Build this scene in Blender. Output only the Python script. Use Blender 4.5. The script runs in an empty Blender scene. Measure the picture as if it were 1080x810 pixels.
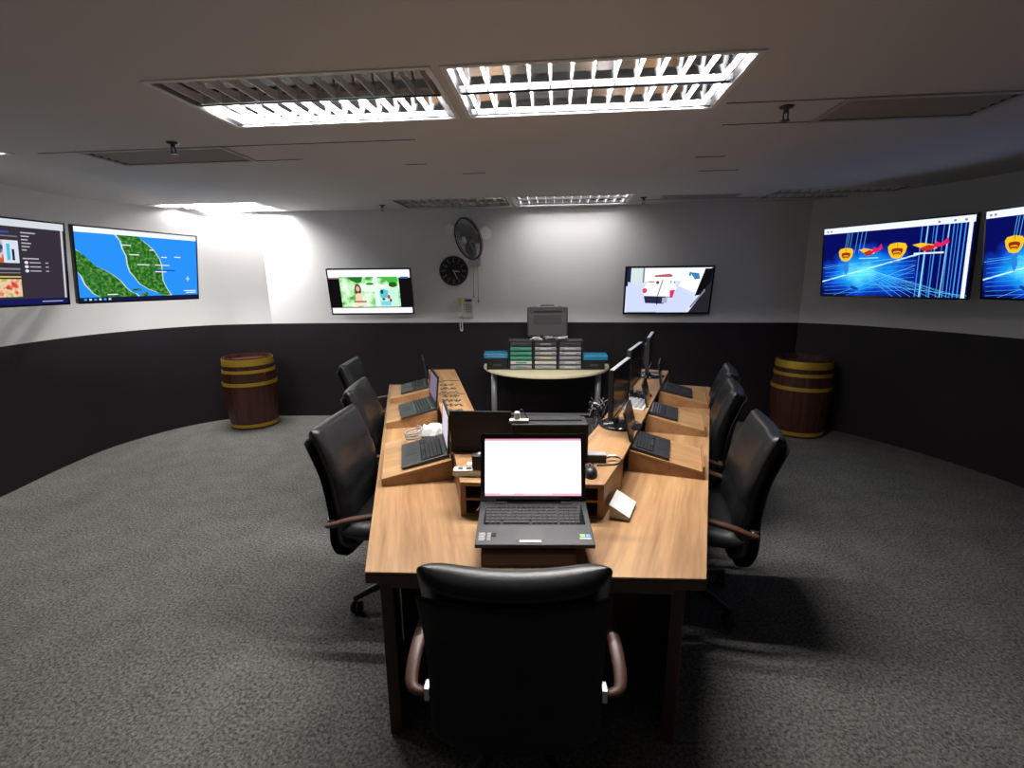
import bpy, bmesh, math, random
from mathutils import Vector, Matrix
random.seed(7)
C = bpy.context.scene.collection
R = math.radians

# ------------------------------------------------------------------ materials
def new_mat(name):
    m = bpy.data.materials.new(name); m.use_nodes = True
    nt = m.node_tree
    return m, nt, nt.nodes['Principled BSDF']

def mat(name, col, rough=.5, metal=0., spec=.5, bump=0., bscale=40., coat=0.):
    m, nt, b = new_mat(name)
    b.inputs['Base Color'].default_value = (*col, 1)
    b.inputs['Roughness'].default_value = rough
    b.inputs['Metallic'].default_value = metal
    b.inputs['Specular IOR Level'].default_value = spec
    b.inputs['Coat Weight'].default_value = coat
    if bump:
        tc = nt.nodes.new('ShaderNodeTexCoord')
        n = nt.nodes.new('ShaderNodeTexNoise'); n.inputs['Scale'].default_value = bscale
        n.inputs['Detail'].default_value = 4
        bp = nt.nodes.new('ShaderNodeBump'); bp.inputs['Strength'].default_value = bump
        bp.inputs['Distance'].default_value = .01
        nt.links.new(tc.outputs['Object'], n.inputs['Vector'])
        nt.links.new(n.outputs['Fac'], bp.inputs['Height'])
        nt.links.new(bp.outputs['Normal'], b.inputs['Normal'])
    return m

def emit(name, col, s=1.):
    m = bpy.data.materials.new(name); m.use_nodes = True
    nt = m.node_tree; nt.nodes.clear()
    e = nt.nodes.new('ShaderNodeEmission'); o = nt.nodes.new('ShaderNodeOutputMaterial')
    e.inputs[0].default_value = (*col, 1); e.inputs[1].default_value = s
    nt.links.new(e.outputs[0], o.inputs[0])
    return m

def srgb(r, g, b):
    f = lambda c: (c/255/12.92) if c <= 10 else ((c/255+.055)/1.055)**2.4
    return (f(r), f(g), f(b))

_em = {}
def E(r, g, b, s=1.):
    k = (r, g, b, s)
    if k not in _em: _em[k] = emit('glow_%d_%d_%d' % (r, g, b), srgb(r, g, b), s)
    return _em[k]

def wood(name, c1, c2, axis='Y', rough=.42, sc=1., plank=.0):
    m, nt, b = new_mat(name)
    tc = nt.nodes.new('ShaderNodeTexCoord')
    mp = nt.nodes.new('ShaderNodeMapping')
    s = {'Y': (22, 1.3, 22), 'X': (1.3, 22, 22), 'Z': (22, 22, 1.3)}[axis]
    mp.inputs['Scale'].default_value = tuple(v*sc for v in s)
    n = nt.nodes.new('ShaderNodeTexNoise'); n.inputs['Scale'].default_value = 1.6
    n.inputs['Detail'].default_value = 7; n.inputs['Roughness'].default_value = .62; n.inputs['Distortion'].default_value = .35
    n2 = nt.nodes.new('ShaderNodeTexNoise'); n2.inputs['Scale'].default_value = .32; n2.inputs['Detail'].default_value = 2
    mx = nt.nodes.new('ShaderNodeMath'); mx.operation = 'MULTIPLY_ADD'; mx.inputs[1].default_value = .45
    ml = nt.nodes.new('ShaderNodeMath'); ml.operation = 'MULTIPLY'; ml.inputs[1].default_value = .55
    cr = nt.nodes.new('ShaderNodeValToRGB')
    cr.color_ramp.elements[0].position = .36; cr.color_ramp.elements[0].color = (*c1, 1)
    cr.color_ramp.elements[1].position = .64; cr.color_ramp.elements[1].color = (*c2, 1)
    L = nt.links.new
    L(tc.outputs['Object'], mp.inputs[0]); L(mp.outputs[0], n.inputs['Vector']); L(mp.outputs[0], n2.inputs['Vector'])
    L(n.outputs['Fac'], mx.inputs[0]); L(n2.outputs['Fac'], ml.inputs[0]); L(ml.outputs[0], mx.inputs[2])
    L(mx.outputs[0], cr.inputs[0]); L(cr.outputs[0], b.inputs['Base Color'])
    b.inputs['Roughness'].default_value = rough
    return m

def carpet_mat():
    m, nt, b = new_mat('carpet')
    L = nt.links.new
    tc = nt.nodes.new('ShaderNodeTexCoord')
    n = nt.nodes.new('ShaderNodeTexNoise'); n.inputs['Scale'].default_value = 70; n.inputs['Detail'].default_value = 5; n.inputs['Roughness'].default_value = .8
    n2 = nt.nodes.new('ShaderNodeTexNoise'); n2.inputs['Scale'].default_value = 5; n2.inputs['Detail'].default_value = 4
    ml = nt.nodes.new('ShaderNodeMath'); ml.operation = 'MULTIPLY'; ml.inputs[1].default_value = .10
    ad = nt.nodes.new('ShaderNodeMath'); ad.operation = 'MULTIPLY_ADD'; ad.inputs[1].default_value = .90
    cr = nt.nodes.new('ShaderNodeValToRGB')
    cr.color_ramp.elements[0].position = .40; cr.color_ramp.elements[0].color = (.042, .044, .043, 1)
    cr.color_ramp.elements[1].position = .62; cr.color_ramp.elements[1].color = (.245, .24, .222, 1)
    L(tc.outputs['Object'], n.inputs['Vector']); L(tc.outputs['Object'], n2.inputs['Vector'])
    L(n2.outputs['Fac'], ml.inputs[0]); L(n.outputs['Fac'], ad.inputs[0]); L(ml.outputs[0], ad.inputs[2])
    L(ad.outputs[0], cr.inputs[0]); L(cr.outputs[0], b.inputs['Base Color'])
    bp = nt.nodes.new('ShaderNodeBump'); bp.inputs['Strength'].default_value = .7; bp.inputs['Distance'].default_value = .012
    L(n.outputs['Fac'], bp.inputs['Height']); L(bp.outputs[0], b.inputs['Normal'])
    b.inputs['Roughness'].default_value = .95; b.inputs['Specular IOR Level'].default_value = .15
    return m

M = dict(
 ceil=mat('ceiling_paint', (.64, .63, .63), .9, spec=.2, bump=.08, bscale=3),
 wall=mat('grey_wall_paint', (.80, .80, .80), .8, spec=.25, bump=.05, bscale=60),
 wain=mat('black_wainscot', (.0115, .008, .011), .6, spec=.3, bump=.1, bscale=5),
 wood=wood('oak_laminate', (.235, .118, .048), (.45, .262, .12), 'Y', sc=1.6),
 woodx_shaded=wood('oak_laminate_cross_shaded', (.20, .090, .037), (.35, .185, .083), 'X'),  # same oak, cross grain, darkened: shade of the side faces put into the colour
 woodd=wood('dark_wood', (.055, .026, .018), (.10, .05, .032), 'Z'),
 arm=wood('arm_wood', (.05, .02, .013), (.10, .04, .025), 'Y', rough=.45),
 brownbox=wood('brown_stand', (.11, .055, .035), (.16, .085, .05), 'X'),
 leather=mat('black_leather', (.010, .010, .011), .38, spec=.5, bump=.25, bscale=14),
 fabric=mat('black_back_fabric', (.010, .010, .011), .75, spec=.25, bump=.2, bscale=120),
 plastic=mat('black_plastic', (.018, .018, .02), .4),
 matte=mat('matte_black', (.013, .013, .014), .6, spec=.3),
 gloss=mat('gloss_black', (.01, .01, .012), .12, spec=.6),
 key=mat('key_black', (.016, .016, .018), .6, spec=.3),
 dgrey=mat('dark_grey_plastic', (.055, .056, .058), .45),
 deck=mat('laptop_deck_grey', (.034, .035, .037), .35, metal=.3),
 deck2=mat('charcoal_deck', (.026, .028, .028), .4),
 silver=mat('silver_plastic', (.55, .56, .58), .3, metal=.7),
 chrome=mat('chrome', (.45, .45, .47), .25, metal=1),
 white=mat('white_plastic', (.85, .85, .83), .4),
 offwhite=mat('offwhite_plastic', (.62, .61, .55), .45),
 paper=mat('paper_white', (.62, .62, .60), .7),
 cream=mat('cream_laminate', (.90, .80, .52), .4),
 greymetal=mat('grey_metal', (.30, .31, .34), .4, metal=.3),
 blue=mat('blue_folder', (.02, .26, .48), .4),
 green=mat('green_case', (.05, .33, .22), .45),
 yellow=mat('yellow_tag', (.75, .68, .06), .5),
 lav=mat('grey_case', (.36, .36, .38), .35, metal=.2),
 gold=mat('gold_hoop', (.62, .42, .05), .3, metal=.55),
 barrel=wood('barrel_wood', (.035, .010, .006), (.07, .022, .014), 'Z', rough=.35),
 alu=mat('louver_aluminium', (.80, .80, .82), .35, metal=.25),
 mirror=mat('reflector_mirror', (.62, .62, .64), .16, metal=1.),
 tray=mat('tray_grey', (.28, .28, .30), .55, metal=.3),
 housing=mat('housing_white', (.78, .78, .78), .5),
 ventm=mat('vent_grey', (.42, .41, .41), .6),
 dark=mat('dark_slot', (.05, .05, .055), .6),
 seam=mat('seam_dark', (.12, .115, .11), .8),
 ink=mat('dark_ink', (.03, .04, .03), .7),
 cable=mat('cable_black', (.015, .015, .016), .5),
 wcable=mat('cable_white', (.7, .7, .7), .5),
 cage=mat('fan_cage_black', (.03, .03, .035), .35),
 blade=mat('fan_blade_grey', (.16, .16, .17), .35),
 tube_off=mat('unlit_tube', (.72, .72, .74), .35),
 carpet=carpet_mat(),
 tube_on=emit('lit_tube', (1, .97, .99), 5.),
 sticker1=mat('sticker_green', (.25, .55, .15), .5),
 sticker2=mat('sticker_blue', (.1, .3, .7), .5),
 pink=mat('pinkish_plastic', (.5, .32, .38), .5),
)

# ------------------------------------------------------------------ mesh builder
class MB:
    def __init__(s): s.v = []; s.f = []; s.m = []; s.sm = []
    def add(s, vs, fs, mi=0, smooth=False, T=None):
        o = len(s.v)
        for p in vs:
            p = Vector(p)
            s.v.append(T @ p if T else p)
        for f in fs: s.f.append([o+i for i in f]); s.m.append(mi); s.sm.append(smooth)
    def box(s, c, d, mi=0, rot=None):
        x, y, z = [k/2 for k in d]
        vs = [(-x,-y,-z),(x,-y,-z),(x,y,-z),(-x,y,-z),(-x,-y,z),(x,-y,z),(x,y,z),(-x,y,z)]
        T = Matrix.Translation(c)
        if rot: T = T @ (Matrix.Rotation(rot[2], 4, 'Z') @ Matrix.Rotation(rot[1], 4, 'Y') @ Matrix.Rotation(rot[0], 4, 'X'))
        s.add(vs, [(0,3,2,1),(4,5,6,7),(0,1,5,4),(1,2,6,5),(2,3,7,6),(3,0,4,7)], mi, T=T)
    def prism(s, pts, z0, z1, mi=0, T=None):           # CCW polygon extruded in z
        n = len(pts)
        z0s = z0 if isinstance(z0, (list, tuple)) else [z0]*n
        z1s = z1 if isinstance(z1, (list, tuple)) else [z1]*n
        vs = [(p[0], p[1], z0s[i]) for i, p in enumerate(pts)] + [(p[0], p[1], z1s[i]) for i, p in enumerate(pts)]
        fs = [tuple(range(n))[::-1], tuple(range(n, 2*n))] + [(i, (i+1) % n, n+(i+1) % n, n+i) for i in range(n)]
        s.add(vs, fs, mi, T=T)
    def yz(s, pts, x0, x1, mi=0):                      # polygon in (y,z) extruded in x
        n = len(pts)
        vs = [(x0, p[0], p[1]) for p in pts] + [(x1, p[0], p[1]) for p in pts]
        fs = [tuple(range(n))[::-1], tuple(range(n, 2*n))] + [(i, (i+1) % n, n+(i+1) % n, n+i) for i in range(n)]
        s.add(vs, fs, mi)
    def lathe(s, prof, n=32, mi=0, T=None, smooth=True, cap=True):
        vs = []; fs = []
        for r, z in prof:
            for k in range(n):
                a = 2*math.pi*k/n; vs.append((r*math.cos(a), r*math.sin(a), z))
        for j in range(len(prof)-1):
            for k in range(n):
                fs.append((j*n+k, j*n+(k+1) % n, (j+1)*n+(k+1) % n, (j+1)*n+k))
        s.add(vs, fs, mi, smooth, T)
        if cap:
            o = len(s.v)-len(vs)
            s.f.append([o+k for k in range(n)][::-1]); s.m.append(mi); s.sm.append(False)
            s.f.append([o+(len(prof)-1)*n+k for k in range(n)]); s.m.append(mi); s.sm.append(False)
    def cyl(s, a, b, r, n=16, mi=0, r2=None, smooth=True):
        a = Vector(a); b = Vector(b); d = b-a
        T = Matrix.Translation(a) @ d.to_track_quat('Z', 'Y').to_matrix().to_4x4()
        s.lathe([(r, 0), (r if r2 is None else r2, d.length)], n, mi, T, smooth)
    def tube(s, pts, r, n=8, mi=0, flat=1.0):
        P = [Vector(p) for p in pts]; rings = []
        up = Vector((0, 0, 1)); vs = []
        for i, p in enumerate(P):
            t = (P[min(i+1, len(P)-1)]-P[max(i-1, 0)]).normalized()
            sd = t.cross(up)
            if sd.length < .05: sd = t.cross(Vector((1, 0, 0)))
            sd.normalize(); u2 = sd.cross(t).normalized()
            rr = r[i] if isinstance(r, (list, tuple)) else r
            for k in range(n):
                a = 2*math.pi*k/n
                vs.append(p+sd*math.cos(a)*rr+u2*math.sin(a)*rr*flat)
        fs = []
        for j in range(len(P)-1):
            for k in range(n): fs.append((j*n+k, (j+1)*n+k, (j+1)*n+(k+1) % n, j*n+(k+1) % n))
        fs.append(tuple(range(n))); fs.append(tuple(range((len(P)-1)*n, len(P)*n))[::-1])
        s.add(vs, fs, mi, True)
    def build(s, name, mats, parent=None, bevel=0., seg=2, weld=False):
        me = bpy.data.meshes.new(name)
        me.from_pydata([tuple(v) for v in s.v], [], s.f)
        mats = mats if isinstance(mats, (list, tuple)) else [mats]
        for m in mats: me.materials.append(m)
        for p, mi, sm in zip(me.polygons, s.m, s.sm): p.material_index = mi; p.use_smooth = sm
        me.validate(); 
        bm = bmesh.new(); bm.from_mesh(me); bmesh.ops.recalc_face_normals(bm, faces=bm.faces[:]) if weld else None
        bm.to_mesh(me); bm.free(); me.update()
        o = bpy.data.objects.new(name, me); C.objects.link(o)
        if parent: o.parent = parent
        if bevel:
            b = o.modifiers.new('bevel', 'BEVEL'); b.width = bevel; b.segments = seg; b.limit_method = 'ANGLE'; b.angle_limit = R(40)
        return o

def spline(pts, k=8, closed=False):
    P = [Vector(p) for p in pts]; out = []; n = len(P)
    rng = range(n) if closed else range(n-1)
    for i in rng:
        if closed: a, b, c, d = P[(i-1) % n], P[i], P[(i+1) % n], P[(i+2) % n]
        else: a, b, c, d = P[max(i-1, 0)], P[i], P[i+1], P[min(i+2, n-1)]
        for j in range(k):
            t = j/k
            out.append(.5*((2*b)+(c-a)*t+(2*a-5*b+4*c-d)*t*t+(3*b-a-3*c+d)*t**3))
    if not closed: out.append(P[-1])
    return out

def tag(o, label=None, cat=None, group=None, kind=None):
    if label: o['label'] = label
    if cat: o['category'] = cat
    if group: o['group'] = group
    if kind: o['kind'] = kind
    return o
def thing(name, loc, rz=0, rx=0, label=None, cat=None, group=None):
    o = bpy.data.objects.new(name, None); C.objects.link(o)
    o.empty_display_size = .05
    o.location = loc; o.rotation_euler = (rx, 0, rz)
    return tag(o, label, cat, group)
def children(o): return [c for c in list(C.objects) if c.parent == o]
def copy_tree(o, parent=None):
    c = o.copy(); C.objects.link(c)
    if parent: c.parent = parent
    for ch in children(o): copy_tree(ch, c)
    return c
def place(o, loc, rz, label=None, rx=None):
    o.location = loc; o.rotation_euler = (o.rotation_euler[0] if rx is None else rx, 0, rz)
    if label: o['label'] = label
    return o
def text(s_, size, loc, rot, m, parent, name='lettering', ext=.0006, align='CENTER'):
    cu = bpy.data.curves.new(name, 'FONT'); cu.body = s_; cu.size = size; cu.extrude = ext
    cu.align_x = align; cu.align_y = 'CENTER'
    t = bpy.data.objects.new('tmp', cu); C.objects.link(t)
    me = bpy.data.meshes.new_from_object(t); bpy.data.objects.remove(t)
    me.materials.clear(); me.materials.append(m)
    o = bpy.data.objects.new(name, me); C.objects.link(o); o.location = loc; o.rotation_euler = rot
    if parent: o.parent = parent
    return o

def pad(mb, path, w, t, dish=0., zc=0., mi=0, k=8, n=44, ex=.28, et=.75, end=.05, crease=None):
    """upholstered pad swept along a (y,z) path; w and t are half width / half thickness"""
    P = spline([(0, a, b) for a, b in path], k); L = [0]
    for i in range(1, len(P)): L.append(L[-1]+(P[i]-P[i-1]).length)
    tot = L[-1]
    # resample, denser at the ends
    ts = []
    for i in range(9): ts.append(end*tot*(1-math.cos(i/8*math.pi/2)))
    nn = 26
    for i in range(1, nn): ts.append(end*tot+(1-2*end)*tot*i/nn)
    ts += [tot-x for x in ts[:9][::-1]]
    vs = []
    for q in ts:
        i = max(1, next((j for j in range(len(L)) if L[j] >= q), len(L)-1))
        u = (q-L[i-1])/max(L[i]-L[i-1], 1e-9); p = P[i-1].lerp(P[i], u)
        T_ = (P[min(i+1, len(P)-1)]-P[max(i-2, 0)]).normalized()
        nrm = Vector((0, T_.z, -T_.y)); f = q/tot
        ww = w(f) if callable(w) else w; tt = t(f) if callable(t) else t
        e = min(q, tot-q)/(end*tot)
        sc = math.sqrt(max(1-(1-min(e, 1))**2, 0.0004))
        for j in range(n):
            a = 2*math.pi*j/n; xn = math.sin(a+math.pi/2); xn = xn*(1.25-.25*xn*xn)
            yn = max(0., 1-min(1, abs(xn))**(1.3/ex))**et*(1 if j < n/2 else -1)
            wsc = 1-.06*(1-sc)
            x = ww*wsc*xn; off = tt*sc*yn + dish*xn*xn
            if crease and yn > 0: off -= crease(f, xn)
            v = p+nrm*off; v = Vector((x, v.y, v.z+zc*xn*xn*f))
            vs.append(v)
    m_ = len(ts); fs = []
    for j in range(m_-1):
        for q in range(n): fs.append((j*n+q, j*n+(q+1) % n, (j+1)*n+(q+1) % n, (j+1)*n+q))
    fs.append(tuple(range(n))[::-1]); fs.append(tuple(range((m_-1)*n, m_*n)))
    mb.add(vs, fs, mi, True)

# ------------------------------------------------------------------ room shell
CZ = 2.53; WZ = 1.2
left = [(-3.1,-1.0),(-3.8,.4),(-4.05,1.7),(-4.15,2.7),(-4.2,3.56),(-4.27,4.2),(-4.28,4.7),(-4.17,5.15),(-3.95,5.55),(-3.6,5.84),(-3.0,5.97)]
right_ = [(3.3,5.47),(3.72,5.08),(4.0,4.5),(4.14,4.0),(4.2,3.55),(4.23,2.6),(4.1,1.5),(3.8,.3),(3.0,-1.0)]
sl = [Vector((p.x, p.y)) for p in spline([(a, b, 0) for a, b in left], 6)]
sb = [Vector((-3.0,5.97)), Vector((-2.2,5.965)), Vector((0,5.86)), Vector((3.3,5.47))]
sr_ = [Vector((p.x, p.y)) for p in spline([(a, b, 0) for a, b in right_], 6)]
sf = [Vector((p.x, p.y)) for p in spline([(3.0,-1.0,0),(1.6,-1.9,0),(0,-2.15,0),(-1.6,-1.9,0),(-3.1,-1.0,0)], 6)]
def wall(name, pts, smooth=True):
    mb = MB(); zs = [0, WZ, CZ+.25]; n = len(pts)
    # outward offset so that the wall has thickness
    out = []
    for i, p in enumerate(pts):
        t = (pts[min(i+1, n-1)]-pts[max(i-1, 0)]).normalized()
        out.append(p+Vector((-t.y, t.x))*.12)
    vs = [(p.x, p.y, z) for z in zs for p in pts]+[(p.x, p.y, z) for z in zs for p in out]
    for lv in range(2):
        fs = [(lv*n+i, (lv+1)*n+i, (lv+1)*n+i+1, lv*n+i+1) for i in range(n-1)]
        fo = [(3*n+lv*n+i, 3*n+lv*n+i+1, 3*n+(lv+1)*n+i+1, 3*n+(lv+1)*n+i) for i in range(n-1)]
        if lv == 0: mb.add(vs, fs+fo, 0, smooth)
        else:
            for f in fs+fo: mb.f.append(list(f)); mb.m.append(1); mb.sm.append(smooth)
    mb.f.append([2*n+i for i in range(n)]+[5*n+i for i in range(n)][::-1]); mb.m.append(1); mb.sm.append(False)
    return tag(mb.build(name, [M['wain'], M['wall']]), kind='structure')
wall('wall_left', sl); wall('wall_back', sb, False); wall('wall_right', sr_); wall('wall_front', sf)
mb = MB(); ring = sl+sb[1:]+sr_[1:]+sf[1:-1]
mb.prism([(p.x*1.02, (p.y-2)*1.02+2) for p in ring][::-1], -.1, 0)
tag(mb.build('floor', M['carpet']), kind='structure')

# ceiling with real openings, laid out on the tile grid (turned -5.4 degrees)
GA = R(-5.4); GO = Vector((.37, 2.34)); EU = Vector((math.cos(GA), math.sin(GA))); EV = Vector((-EU.y, EU.x))
def g2w(u, v): p = GO+EU*u+EV*v; return p.x, p.y
def w2g(x, y): d = Vector((x, y))-GO; return d.dot(EU), d.dot(EV)
LW, LD = 1.22, .605
lights = [  # centre u, v, tubes lit (near, far), strength, label
 (0, 0, (1, 1), 'large front louvred ceiling light with both tubes glowing, above the table'),
 (-1.275, 0, (0, 1), 'large front louvred ceiling light with only its rear tube glowing'),
 (0, 3.0, (1, 1), 'far louvred ceiling light with pale reflecting louvres, right one of the joined back pair'),
 (-1.275, 3.0, (0, 0), 'far unlit dark louvred ceiling light, left one of the joined back pair'),
 (-3.92, 2.93, (1, 1), 'brightly glowing louvred ceiling light in the back left corner by the wall'),
 (2.55, 2.93, (0, 0), 'unlit louvred ceiling light near the right wall above the right screens'),
 (-4.27, .33, (1, 1), 'glowing ceiling light cut off by the left edge of the photo'),
]
vents = [(-2.73, .83, .98, .36, 'flat rectangular air vent in the ceiling on the left'),
         (1.62, .42, .80, .34, 'flat rectangular air vent in the ceiling on the right'),
         (1.30, 2.95, .75, .16, 'thin slot air vent in the ceiling by the back wall')]
holes = [(u-LW/2, u+LW/2, v-LD/2, v+LD/2) for u, v, _, _ in lights]+[(u-w/2, u+w/2, v-d/2, v+d/2) for u, v, w, d, _ in vents]
us = sorted({-7., 7.} | {h[0] for h in holes} | {h[1] for h in holes}); vsv = sorted({-6., 6.} | {h[2] for h in holes} | {h[3] for h in holes})
mb = MB()
for i in range(len(us)-1):
    for j in range(len(vsv)-1):
        cu, cv = (us[i]+us[i+1])/2, (vsv[j]+vsv[j+1])/2
        if any(h[0] < cu < h[1] and h[2] < cv < h[3] for h in holes): continue
        a, b, c_, d = g2w(us[i], vsv[j]), g2w(us[i+1], vsv[j]), g2w(us[i+1], vsv[j+1]), g2w(us[i], vsv[j+1])
        mb.add([(*a, CZ), (*b, CZ), (*c_, CZ), (*d, CZ)], [(3, 2, 1, 0)])
cl = mb.build('ceiling', M['ceil']); tag(cl, kind='structure')
# ceiling joint lines
mb = MB()
def seam(u0, v0, u1, v1, w=.006):
    a = Vector(g2w(u0, v0)); b = Vector(g2w(u1, v1)); t = (b-a).normalized(); n = Vector((-t.y, t.x))*w/2
    mb.prism([a-n, b-n, b+n, a+n], CZ-.003, CZ+.001)
seam(-2.24, .65, -1.0, .65); seam(-2.24, 1.01, -1.9, 1.01, .004); seam(.66, .25, 1.22, .25); seam(.75, .59, 1.22, .59); seam(2.02, .25, 3.6, .25, .005)
seam(.95, 1.75, 1.25, 1.75, .01); seam(.8, 1.3, 1.0, 1.3, .01); seam(-.9, 1.6, -.72, 1.6, .01); seam(-1.25, 1.25, -1.1, 1.25, .008)
seam(-3.2, .65, -3.5, .65); seam(.7, 3.1, 2.0, 3.1, .008)
tag(mb.build('trim_1', M['seam']), kind='structure')

NB = 13
def luminaire(u, v, lit, label):
    x, y = g2w(u, v)
    t = thing('ceiling_light', (x, y, CZ), GA, 0, label, 'ceiling light', 'louvred ceiling lights')
    w, d, h = LW/2-.003, LD/2-.003, .10
    m = MB()   # tray
    m.box((0, 0, h+.004), (2*w, 2*d, .008)); m.box((-w+.004, 0, h/2), (.008, 2*d, h)); m.box((w-.004, 0, h/2), (.008, 2*d, h))
    m.box((0, -d+.004, h/2), (2*w, .008, h)); m.box((0, d-.004, h/2), (2*w, .008, h))
    m.build('housing', M['tray'], t)
    m = MB(); b = .022
    m.box((-w+b/2-.012, 0, -.003), (b, 2*d+.024, .006)); m.box((w-b/2+.012, 0, -.003), (b, 2*d+.024, .006))
    m.box((0, -d+b/2-.012, -.003), (2*w-2*b+.024, b, .006)); m.box((0, d-b/2+.012, -.003), (2*w-2*b+.024, b, .006))
    m.build('frame', M['housing'], t)
    for k, cy in enumerate((-d/2, d/2)):
        on = lit[k]
        m = MB(); m.cyl((-w+.04, cy, .066), (w-.04, cy, .066), .0135, 14)
        tb = m.build('tube', M['tube_on'] if on else M['tube_off'], t)
        if on: tag(tb, 'glowing tube')
        m = MB()
        hw = d/2-.018
        for s_ in (-1, 1):    # curved side reflectors
            prof = [(cy+s_*(hw+.002), .004), (cy+s_*hw*.99, .03), (cy+s_*hw*.86, .06), (cy+s_*hw*.55, .085), (cy+s_*hw*.55, .088), (cy+s_*hw*.9, .062), (cy+s_*(hw+.008), .03), (cy+s_*(hw+.008), .004)]
            m.yz(prof, -w+.01, w-.01)
        m.build('reflector', M['mirror'], t)
        m = MB()
        for q in range(NB):
            bx_ = -w+(q+.5)*(2*w)/NB
            # V shaped cross blade: wide at the top, thin at the lower edge
            n_ = 7; vs = []; fs = []
            for i in range(n_):
                yy = cy-hw+2*hw*i/(n_-1); sag = .012*(1-(2*i/(n_-1)-1)**2)
                vs += [(bx_-.0022, yy, .004), (bx_+.0022, yy, .004), (bx_+.0055, yy, .046-sag), (bx_-.0055, yy, .046-sag)]
            for i in range(n_-1):
                for a, b2 in ((0, 1), (1, 2), (2, 3), (3, 0)):
                    fs.append((i*4+a, i*4+b2, (i+1)*4+b2, (i+1)*4+a))
            m.add(vs, fs)
        m.build('louvre', M['alu'], t)
        if on:
            ld = bpy.data.lights.new('tube_light', 'AREA'); ld.shape = 'RECTANGLE'; ld.size = 2*w-.1; ld.size_y = .03
            ld.energy = LE.get(label, 20.); ld.color = (1, .965, .94)
            lo = bpy.data.objects.new('tube_light', ld); C.objects.link(lo); lo.parent = t; lo.location = (0, cy, .0515)
    return t
LE = {lights[0][3]: 39., lights[1][3]: 44., lights[2][3]: 4.5, lights[4][3]: 37., lights[6][3]: 30.}
for a in lights: luminaire(*a)

for i, (u, v, w, d, lb) in enumerate(vents):
    x, y = g2w(u, v); t = thing('ceiling_vent', (x, y, CZ), GA, 0, lb, 'air vent')
    m = MB(); b = .03
    for s_ in (-1, 1):
        m.box((s_*(w/2-b/2+.01), 0, -.003), (b, d+.02, .008)); m.box((0, s_*(d/2-b/2+.01), -.003), (w-2*b+.02, b, .008))
    m.build('frame', M['ventm'], t)
    m = MB(); m.box((0, 0, .07), (w, d, .01)); m.box((-w/2+.003, 0, .035), (.006, d, .07)); m.box((w/2-.003, 0, .035), (.006, d, .07))
    m.box((0, -d/2+.003, .035), (w, .006, .07)); m.box((0, d/2-.003, .035), (w, .006, .07))
    m.build('duct', M['dark'], t)
    m = MB(); n = max(2, int(d/.055))
    for k in range(n):
        m.box((0, -d/2+(k+.5)*d/n, .008), (w-.05, .038, .003), 0, (R(-28), 0, 0))
    m.build('slat', M['ventm'], t)

for i, (px, py, lb) in enumerate([(1.37, 2.58, 'small dark sprinkler head in the ceiling beside the right vent'), (-2.03, 3.1, 'small dark sprinkler head in the ceiling beside the left vent'),
                          (-1.42, 5.55, 'small dark sprinkler head in the ceiling near the small left wall screen'), (1.38, 5.2, 'small dark sprinkler head in the ceiling near the small right wall screen')]):
    t = thing('sprinkler_head', (px, py, CZ), 0, 0, lb, 'sprinkler', 'ceiling sprinkler heads')
    m = MB(); m.lathe([(.004, .002), (.034, .0), (.03, -.008), (.012, -.012), (.012, -.03)], 20); m.build('escutcheon', M['cage'], t)
    m = MB(); m.box((-.011, 0, -.045), (.004, .008, .035)); m.box((.011, 0, -.045), (.004, .008, .035)); m.lathe([(.02, -.066), (.02, -.063)], 16); m.build('deflector', M['cage'], t)

# ------------------------------------------------------------------ screens with pictures
class Canvas:
    def __init__(s, w, h): s.w, s.h = w, h; s.mb = MB(); s.mats = []; s.lay = 0
    def mi(s, m):
        if m not in s.mats: s.mats.append(m)
        return s.mats.index(m)
    def poly(s, pts, m, z=None):
        s.lay += 1; y = -.0001*(s.lay if z is None else z)
        pts = [(min(max(u, 0), 1), min(max(v, 0), 1)) for u, v in pts]
        vs = [((u-.5)*s.w, y, (v-.5)*s.h) for u, v in pts]
        ar = sum(pts[i][0]*pts[(i+1) % len(pts)][1]-pts[(i+1) % len(pts)][0]*pts[i][1] for i in range(len(pts)))
        f = tuple(range(len(pts)))
        s.mb.add(vs, [f if ar > 0 else f[::-1]], s.mi(m))
    def rect(s, u0, v0, u1, v1, m): s.poly([(u0, v0), (u1, v0), (u1, v1), (u0, v1)], m)
    def ell(s, u, v, a, b, m, n=20): s.poly([(u+a*math.cos(2*math.pi*i/n), v+b*math.sin(2*math.pi*i/n)) for i in range(n)], m)
    def line(s, a, b, w, m):
        dx, dy = (b[0]-a[0])*s.w, (b[1]-a[1])*s.h; L = math.hypot(dx, dy); nx, ny = -dy/L*w/2/s.w, dx/L*w/2/s.h
        s.poly([(a[0]-nx, a[1]-ny), (b[0]-nx, b[1]-ny), (b[0]+nx, b[1]+ny), (a[0]+nx, a[1]+ny)], m)
    def done(s, parent, loc, name='screen'):
        o = s.mb.build(name, s.mats, parent); o.location = loc; return o

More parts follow.
